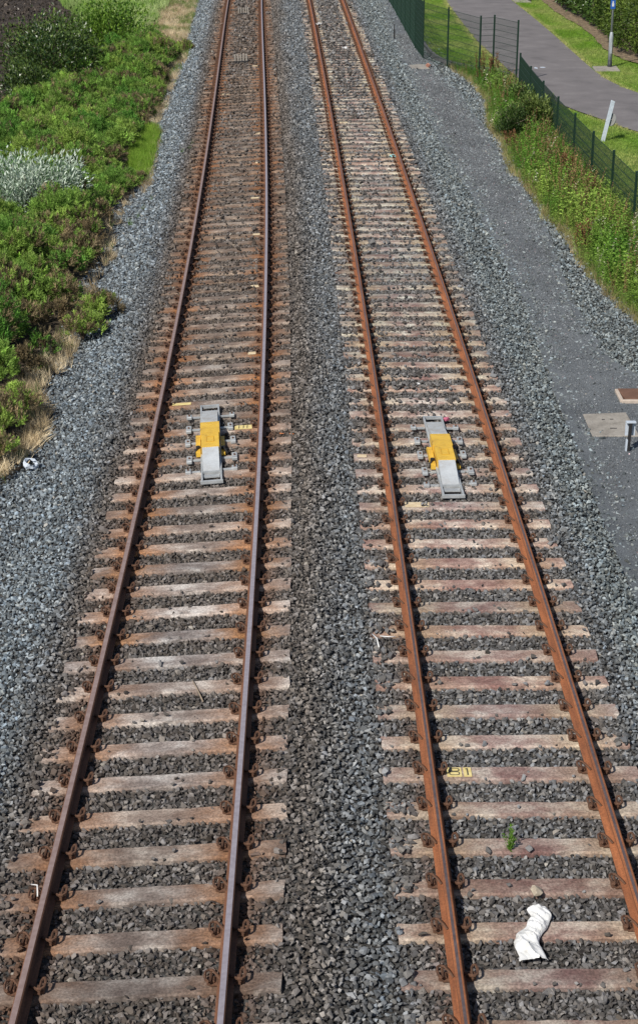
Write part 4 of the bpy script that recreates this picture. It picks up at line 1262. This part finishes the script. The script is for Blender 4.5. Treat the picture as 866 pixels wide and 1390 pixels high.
def tufts(name, group, x, y, zf, tint, smin, smax, lean=0.15, picks=5, zs=1.0):
    n = len(x)
    z = zf(x, y) if callable(zf) else np.full(n, zf)
    nv = RNG.normal(0, lean, (n, 3)) + np.array([0, 0, 1.0]); nv /= np.linalg.norm(nv, axis=1)[:, None]
    ro = orient(nv); 
    s = RNG.uniform(smin, smax, n)
    return scatter(name, group, np.stack([x, y, z], 1), ro, np.stack([s, s, s * zs], 1), RNG.integers(0, picks, n), tint)
def colmix(n, a, b, t, var=0.2):
    t = np.clip(t, 0, 1)[:, None]
    return (np.array(a) * (1 - t) + np.array(b) * t) * np.exp(RNG.normal(0, var, n))[:, None]
# bright patch of long grass, pale long grass at the top, straw along the ballast edge
x, y = jgrid(-5.85, -4.75, 46.4, 54.6, 0.06)
ok = (x < ip(LE, y) - 0.02 + 0.1 * (fbm(x * 3, y * 3, 7) - 0.5)) & (x > ip(LE, y) - 0.62 * np.sin(np.clip((y - 46.2) / 8.6, 0, 1) * 3.14) ** 0.5 - 0.08)
x = x[ok]; y = y[ok]
tufts('grass_patch', TUFT, x, y, -0.42, colmix(len(x), (0.15, 0.3, 0.025), (0.3, 0.44, 0.07), RNG.random(len(x))), 0.7, 1.15)
x, y = jgrid(-15, -6.1, 74, 103, 0.13)
e = ip(LE, y) - x + 1.3 * (fbm(x * 0.5, y * 0.3, 131) - 0.5)
ok = (e > 1.75) & (x > np.interp(y, [74, 82, 90, 103], [-8.8, -10.6, -13, -16]))
x = x[ok]; y = y[ok]
tufts('tall_grass', TUFT, x, y, -0.43, colmix(len(x), (0.22, 0.36, 0.08), (0.46, 0.55, 0.24), fbm(x * 1.3, y * 0.6, 133) * 2.6 - 0.8, 0.35), 1.2, 2.2)
straw_a, straw_b = (0.5, 0.36, 0.2), (0.82, 0.66, 0.44)
x, y = jgrid(-9, -4, 23.0, 103, 0.085)
d = ip(LE, y) - x
nn = fbm(x * 1.3, y * 0.6, 141)
ok = (d > -0.1) & (d < 0.16 + 0.18 * sstep(34, 30, y) + 0.22 * sstep(0.45, 0.6, nn) + 2.3 * sstep(66, 76, y)) & (RNG.random(len(x)) < 0.12 + 0.3 * sstep(34, 30, y) + 0.6 * sstep(66, 72, y) + 0.3 * sstep(0.5, 0.6, nn))
ok |= (d > 0.0) & (d < 0.5) & (y > 26.8) & (y < 29.0)
ok |= (d > -0.1) & (d < 1.0) & (y < 24.6)& (RNG.random(len(x)) < 0.5)
x = x[ok]; y = y[ok]
gt = 0.08 + 0.7 * sstep(0.5, 0.62, fbm(x * 1.1, y * 0.8, 145)) * (y > 60)
ti = colmix(len(x), (0.34, 0.25, 0.13), (0.85, 0.72, 0.5), RNG.random(len(x)) * 0.6 + 1.4 * (fbm(x * 2.4, y * 1.4, 149) - 0.35), 0.25)
gm = (RNG.random(len(x)) < gt)[:, None]
ti = np.where(gm, colmix(len(x), (0.12, 0.2, 0.04), (0.22, 0.3, 0.08), RNG.random(len(x))), ti)
tufts('dry_grass', TUFT, x, y, lambda x, y: np.maximum(level(x, y) - 0.01, -0.44), ti, 0.5, 1.05, 0.5)

# weeds in front of the low fence
x, y = jgrid(5.0, 8.6, 27, 68.5, 0.115)
fx = np.interp(y, [35, 40.8, 46.3, 52.2, 58.7, 62, 64.5, 68.5], [7.9, 7.65, 7.43, 7.25, 7.17, 7.1, 6.4, 5.3])
d = x - ip(WD, y)
ok = (d > -0.05 + 0.35 * (fbm(x * 2, y * 1.2, 151) - 0.45)) & (x < fx - 0.05) & (x < 0.2 * y + 2.2)
ok &= ~(((x - 5.9) / 0.5) ** 2 + ((y - 51.6) / 1.5) ** 2 < 1)
x = x[ok]; y = y[ok]; d = d[ok]; n = len(x)
nz = fbm(x * 0.9, y * 0.55, 153); nz2 = fbm(x * 1.6, y * 1.1, 157)
ti = colmix(n, (0.09, 0.225, 0.025), (0.26, 0.37, 0.07), nz * 2.4 - 0.75, 0.24)
dock = (RNG.random(n) < 0.04 + 0.6 * sstep(0.58, 0.72, nz2) + 0.42 * np.exp(-(((x - 6.7) / 0.7) ** 2 + ((y - 46.5) / 3.2) ** 2)))
pale_ = (RNG.random(n) < 0.03)[:, None]
ti = np.where(pale_, colmix(n, (0.5, 0.48, 0.3), (0.75, 0.72, 0.55), RNG.random(n)), ti)
ti = np.where(dock[:, None], colmix(n, (0.17, 0.1, 0.055), (0.36, 0.24, 0.11), RNG.random(n)), ti)
pk = np.where(dock, RNG.integers(5, 8, n), RNG.integers(0, 5, n))
s = RNG.uniform(0.5, 1.2, n) * (0.55 + 0.45 * sstep(0.0, 0.5, d)) * (0.8 + 0.4 * nz) * (0.6 + 0.4 * sstep(0.1, 0.7, fx[ok] - x))
scatter('weeds', WEED, np.stack([x, y, np.full(n, -0.3)], 1), np.stack([RNG.normal(0, 0.12, n), RNG.normal(0, 0.12, n), RNG.random(n) * 6.28], 1), np.repeat(s[:, None], 3, 1), pk, ti)
# grass and straw fringe at the foot of the weeds
x, y = jgrid(5.0, 8.4, 27, 68.5, 0.085)
fx = np.interp(y, [35, 40.8, 46.3, 52.2, 58.7, 62, 64.5, 68.5], [7.9, 7.65, 7.43, 7.25, 7.17, 7.1, 6.4, 5.3])
d = x - ip(WD, y)
ok = (d > -0.12) & (x < fx + 0.2) & (x < 0.2 * y + 2.2) & (RNG.random(len(x)) < 0.55)
x = x[ok]; y = y[ok]; d = d[ok]
t_ = np.clip(RNG.random(len(x)) * 0.6 + 0.6 * sstep(0.2, -0.05, d), 0, 1)
tufts('weed_grass', TUFT, x, y, -0.3, colmix(len(x), (0.12, 0.22, 0.03), (0.42, 0.34, 0.17), t_ ** 2), 0.45, 1.0, 0.3)
# dock plants that stand out by their red-brown seed spikes
def dock_plant(x, y, h, label, seed, n=5):
    root = empty('dock_plant', (x, y, -0.3)); tag(root, label, 'plant', 'brown dock plants among the weeds')
    r = np.random.default_rng(seed); mb = MB(); P = []; D = []; 
    for i in range(n):
        b = np.array([r.normal(0, 0.09), r.normal(0, 0.09), 0]); e = b + np.array([r.normal(0, 0.09), r.normal(0, 0.09), h * r.uniform(0.75, 1.05)])
        mb.tube([b, (b + e) / 2, e], [0.012, 0.009, 0.004], 4)
        k = 110; t = r.uniform(0.25, 1, k)[:, None]
        P.append(b * (1 - t) + e * t + r.normal(0, 0.028, (k, 3))); D.append(r.normal(0, 0.6, (k, 3)) + np.array([0, 0, 1]))
    mb.build('stem', M['bark'], root)
    P = np.concatenate(P); D = np.concatenate(D); k = len(P)
    w = r.random(k)[:, None]
    leaf_mesh('seed_head', P, D, np.full(k, 0.05), np.full(k, 0.016), (np.array((0.15, 0.065, 0.03)) * w + np.array((0.3, 0.16, 0.07)) * (1 - w)), M['leaf'], root)
for i, (x, y, h, lab) in enumerate(((6.02, 63.0, 1.15, 'tall brown dock spikes nearest the tall fence corner, left of the pair'), (6.42, 63.2, 1.1, 'tall brown dock spikes in front of the tall fence panels, right of the pair'),
                                    (5.75, 50.4, 0.6, 'thin brown dock at the ballast edge beside the dark round bush'), (6.05, 37.9, 0.75, 'red brown dock at the ballast edge below the middle of the low fence'),
                                    (6.75, 46.0, 0.7, 'reddish dock clump against the low fence, upper part'), (6.9, 43.2, 0.7, 'reddish dock clump against the low fence, below the other clump'))):
    dock_plant(x, y, h, lab, 60 + i, 5 if h > 1 else 4)
shrub('verge_bush', (5.95, 52.6, -0.3), 0.5, 0.8, 1.0, 2800, 0.09, 0.02, ((0.025, 0.055, 0.014), (0.085, 0.14, 0.03)), 'dark green rounded bush at the ballast edge left of the low fence', M['leaf'], 20, 0.4, 31, 'bush')
shrub('verge_bush', (6.68, 53.6, -0.3), 0.55, 1.5, 1.4, 3600, 0.12, 0.03, ((0.06, 0.1, 0.025), (0.2, 0.26, 0.07)), 'lighter leafy bush between the dark bush and the low fence', M['leaf'], 24, 0.6, 32, 'bush')
shrub('verge_bush', (6.7, 57.6, -0.3), 0.5, 1.3, 1.0, 2200, 0.12, 0.03, ((0.05, 0.1, 0.025), (0.17, 0.24, 0.06)), 'mid green bush by the upper end of the low fence, behind the lighter one', M['leaf'], 22, 0.6, 34, 'bush')
shrub('verge_bush', (6.4, 61.0, -0.3), 0.55, 1.0, 0.8, 1800, 0.11, 0.03, ((0.08, 0.14, 0.03), (0.24, 0.33, 0.09)), 'pale green leafy clump below the brown docks at the fence corner', M['leaf'], 18, 0.6, 33, 'bush')
# small plant growing between two sleepers of the right track
root = empty('weed_plant', (1.79, 13.62, -0.02)); tag(root, 'small feathery green weed growing by a sleeper of the right track', 'plant')
r = np.random.default_rng(2); P = []; D = []
for i in range(7):
    e = np.array([r.normal(0.02, 0.035), r.normal(0.05, 0.05), r.uniform(0.12, 0.24)])
    k = 22; t = np.linspace(0.1, 1, k)[:, None]
    P.append(e * t); D.append(e / np.linalg.norm(e) + r.normal(0, 0.6, (k, 3)))
P = np.concatenate(P); D = np.concatenate(D); k = len(P)
leaf_mesh('foliage', P, D, np.full(k, 0.045), np.full(k, 0.006), np.tile(np.array((0.12, 0.24, 0.03)), (k, 1)) * r.uniform(0.7, 1.2, (k, 1)), M['leaf'], root)
# sparse green tufts on the left ballast
x = np.array([-3.75, -3.72, -3.95, -4.5, -4.45, -4.62, -4.3]); y = np.array([49.5, 50.2, 49.0, 41.8, 42.6, 41.2, 43.4])
tufts('shoulder_weeds', TUFT, x, y, lambda x, y: level(x, y), colmix(len(x), (0.1, 0.2, 0.03), (0.16, 0.24, 0.05), RNG.random(len(x))), 0.5, 0.9)

# mown lawn blades
x, y = jgrid(4.2, 18.5, 40, 97, 0.11)
l, rr = path_lr(y)
hb = np.interp(y, HB[:, 0], HB[:, 1])
ke_x = np.interp(y, ke[::-1, 1], ke[::-1, 0])
fz = 0.3 * (fbm(x * 1.5, y * 1.5, 167) - 0.4)
ok = ((x < l - 0.02 + fz) | (x > rr + 0.02 - fz)) & (x < 0.2 * y + 2.2) & (x < hb + 0.15 * RNG.normal(0, 1, len(x)))
ok &= np.where(y > 64.6, x > ke_x + 0.1, x > np.interp(y, [35, 40.8, 46.3, 52.2, 58.7, 64.6], [7.9, 7.65, 7.43, 7.25, 7.17, 7.2]))
ok &= ~((x > 10.5) & (x < 11.55) & (y > 66.0) & (y < 67.4))
x = x[ok]; y = y[ok]
dry = fbm(x * 0.6, y * 0.45, 161) * 1.3 - 0.45
l, rr = path_lr(y)
dry = dry + 0.75 * sstep(0.35, 0.0, np.minimum(np.abs(x - l), np.abs(x - rr))) + 0.35 * sstep(56, 44, y)
tufts('lawn_grass', LAWN, x, y, lawn_z, colmix(len(x), (0.18, 0.33, 0.03), (0.52, 0.5, 0.2), dry, 0.18), 0.8, 1.35, 0.25, 4)

# hedge along the far side of the footpath
def hedge_block(name, y0, y1, x0, depth, h, nleaf, L, W, cols, label, mat, seed):
    r = np.random.default_rng(seed)
    root = empty(name, (x0, (y0 + y1) / 2, -0.25)); tag(root, label, 'hedge')
    q = MB()
    yy = np.arange(y0 + 0.5, y1, 0.9)
    for Yc in yy:
        b = Vector((depth / 2 + float(np.interp(Yc, HB[:, 0], HB[:, 1])) - float(np.interp((y0 + y1) / 2, HB[:, 0], HB[:, 1])), Yc - (y0 + y1) / 2, 0))
        for s in range(3):
            q.tube([b, b + Vector((r.normal(0, 0.2), r.normal(0, 0.2), h * 0.5)), b + Vector((r.normal(0, 0.35), r.normal(0, 0.3), h * 0.9))], [0.035, 0.022, 0.008], 4)
    q.build('trunk', M['bark'], root)
    Y = r.uniform(y0, y1, nleaf)
    face = r.random(nleaf)
    sh = np.interp(Y, HB[:, 0], HB[:, 1]) - np.interp((y0 + y1) / 2, HB[:, 0], HB[:, 1])
    t = r.random(nleaf)
    X = np.where(face < 0.62, r.normal(0.0, 0.07, nleaf), np.where(face < 0.92, r.uniform(0, depth, nleaf), r.uniform(0, depth, nleaf)))
    Z = np.where(face < 0.62, 0.22 + (h - 0.22) * t, np.where(face < 0.92, h + r.normal(0, 0.06, nleaf), 0.2 + (h - 0.2) * t))
    bul = (fbm(Y * 0.8, Z * 1.2, seed) - 0.5) * 0.55 + (fbm(Y * 2.4, Z * 2.6, seed + 3) - 0.5) * 0.25
    X = X - np.where(face < 0.62, bul, 0) + 0.18 * (1 - np.clip(Z / 0.7, 0, 1))
    Z = Z + np.where(face >= 0.62, (fbm(Y * 0.9, X * 1.2, seed + 7) - 0.5) * 0.4, 0)
    P = np.stack([X + sh, Y - (y0 + y1) / 2, Z], 1)
    D = np.where((face < 0.62)[:, None], np.array([-0.8, -0.15, 0.35]), np.array([0.0, 0, 1.0])) + r.normal(0, 0.6, (nleaf, 3))
    w = np.clip(fbm(Y * 1.5, Z * 1.5, seed + 11) * 1.8 - 0.4 + r.normal(0, 0.2, nleaf), 0, 1)[:, None]
    tint = (np.array(cols[0]) * (1 - w) + np.array(cols[1]) * w) * np.exp(r.normal(0, 0.2, nleaf))[:, None]
    leaf_mesh('foliage', P, D, L * r.uniform(0.7, 1.2, nleaf), W * r.uniform(0.8, 1.2, nleaf), tint, mat, root)
    return root
def hx(y): return float(np.interp(y, HB[:, 0], HB[:, 1]))
hedge_block('clipped_hedge', 63.0, 79.5, hx(71.2) + 0.45, 1.5, 2.0, 17000, 0.12, 0.035, ((0.045, 0.085, 0.016), (0.16, 0.23, 0.04)), 'clipped green hedge along the footpath behind the lamp with the blue sign', M['leaf'], 3)
hedge_block('laurel_bush', 79.8, 96.0, hx(87.5) + 0.5, 1.6, 1.5, 6000, 0.2, 0.06, ((0.03, 0.07, 0.016), (0.13, 0.22, 0.05)), 'dark glossy laurel hedge beyond the clipped hedge at the top edge', M['leaf_gloss'], 4)
# shed beyond the hedge
q = MB(); root = empty('green_shed', (17.2, 84.0, -0.3)); tag(root, 'dull green shed showing above the hedge in the top right corner', 'shed')
q.box((0, 0, 1.1), (4.0, 5.0, 2.2)); q.build('wall', M['shed'], root)
q = MB(); q.prism([(-2.8, 2.2), (0, 3.0), (2.8, 2.2), (2.8, 2.12), (0, 2.9), (-2.8, 2.12)], -2.2, 2.2); q.build('roof', M['shed'], root)
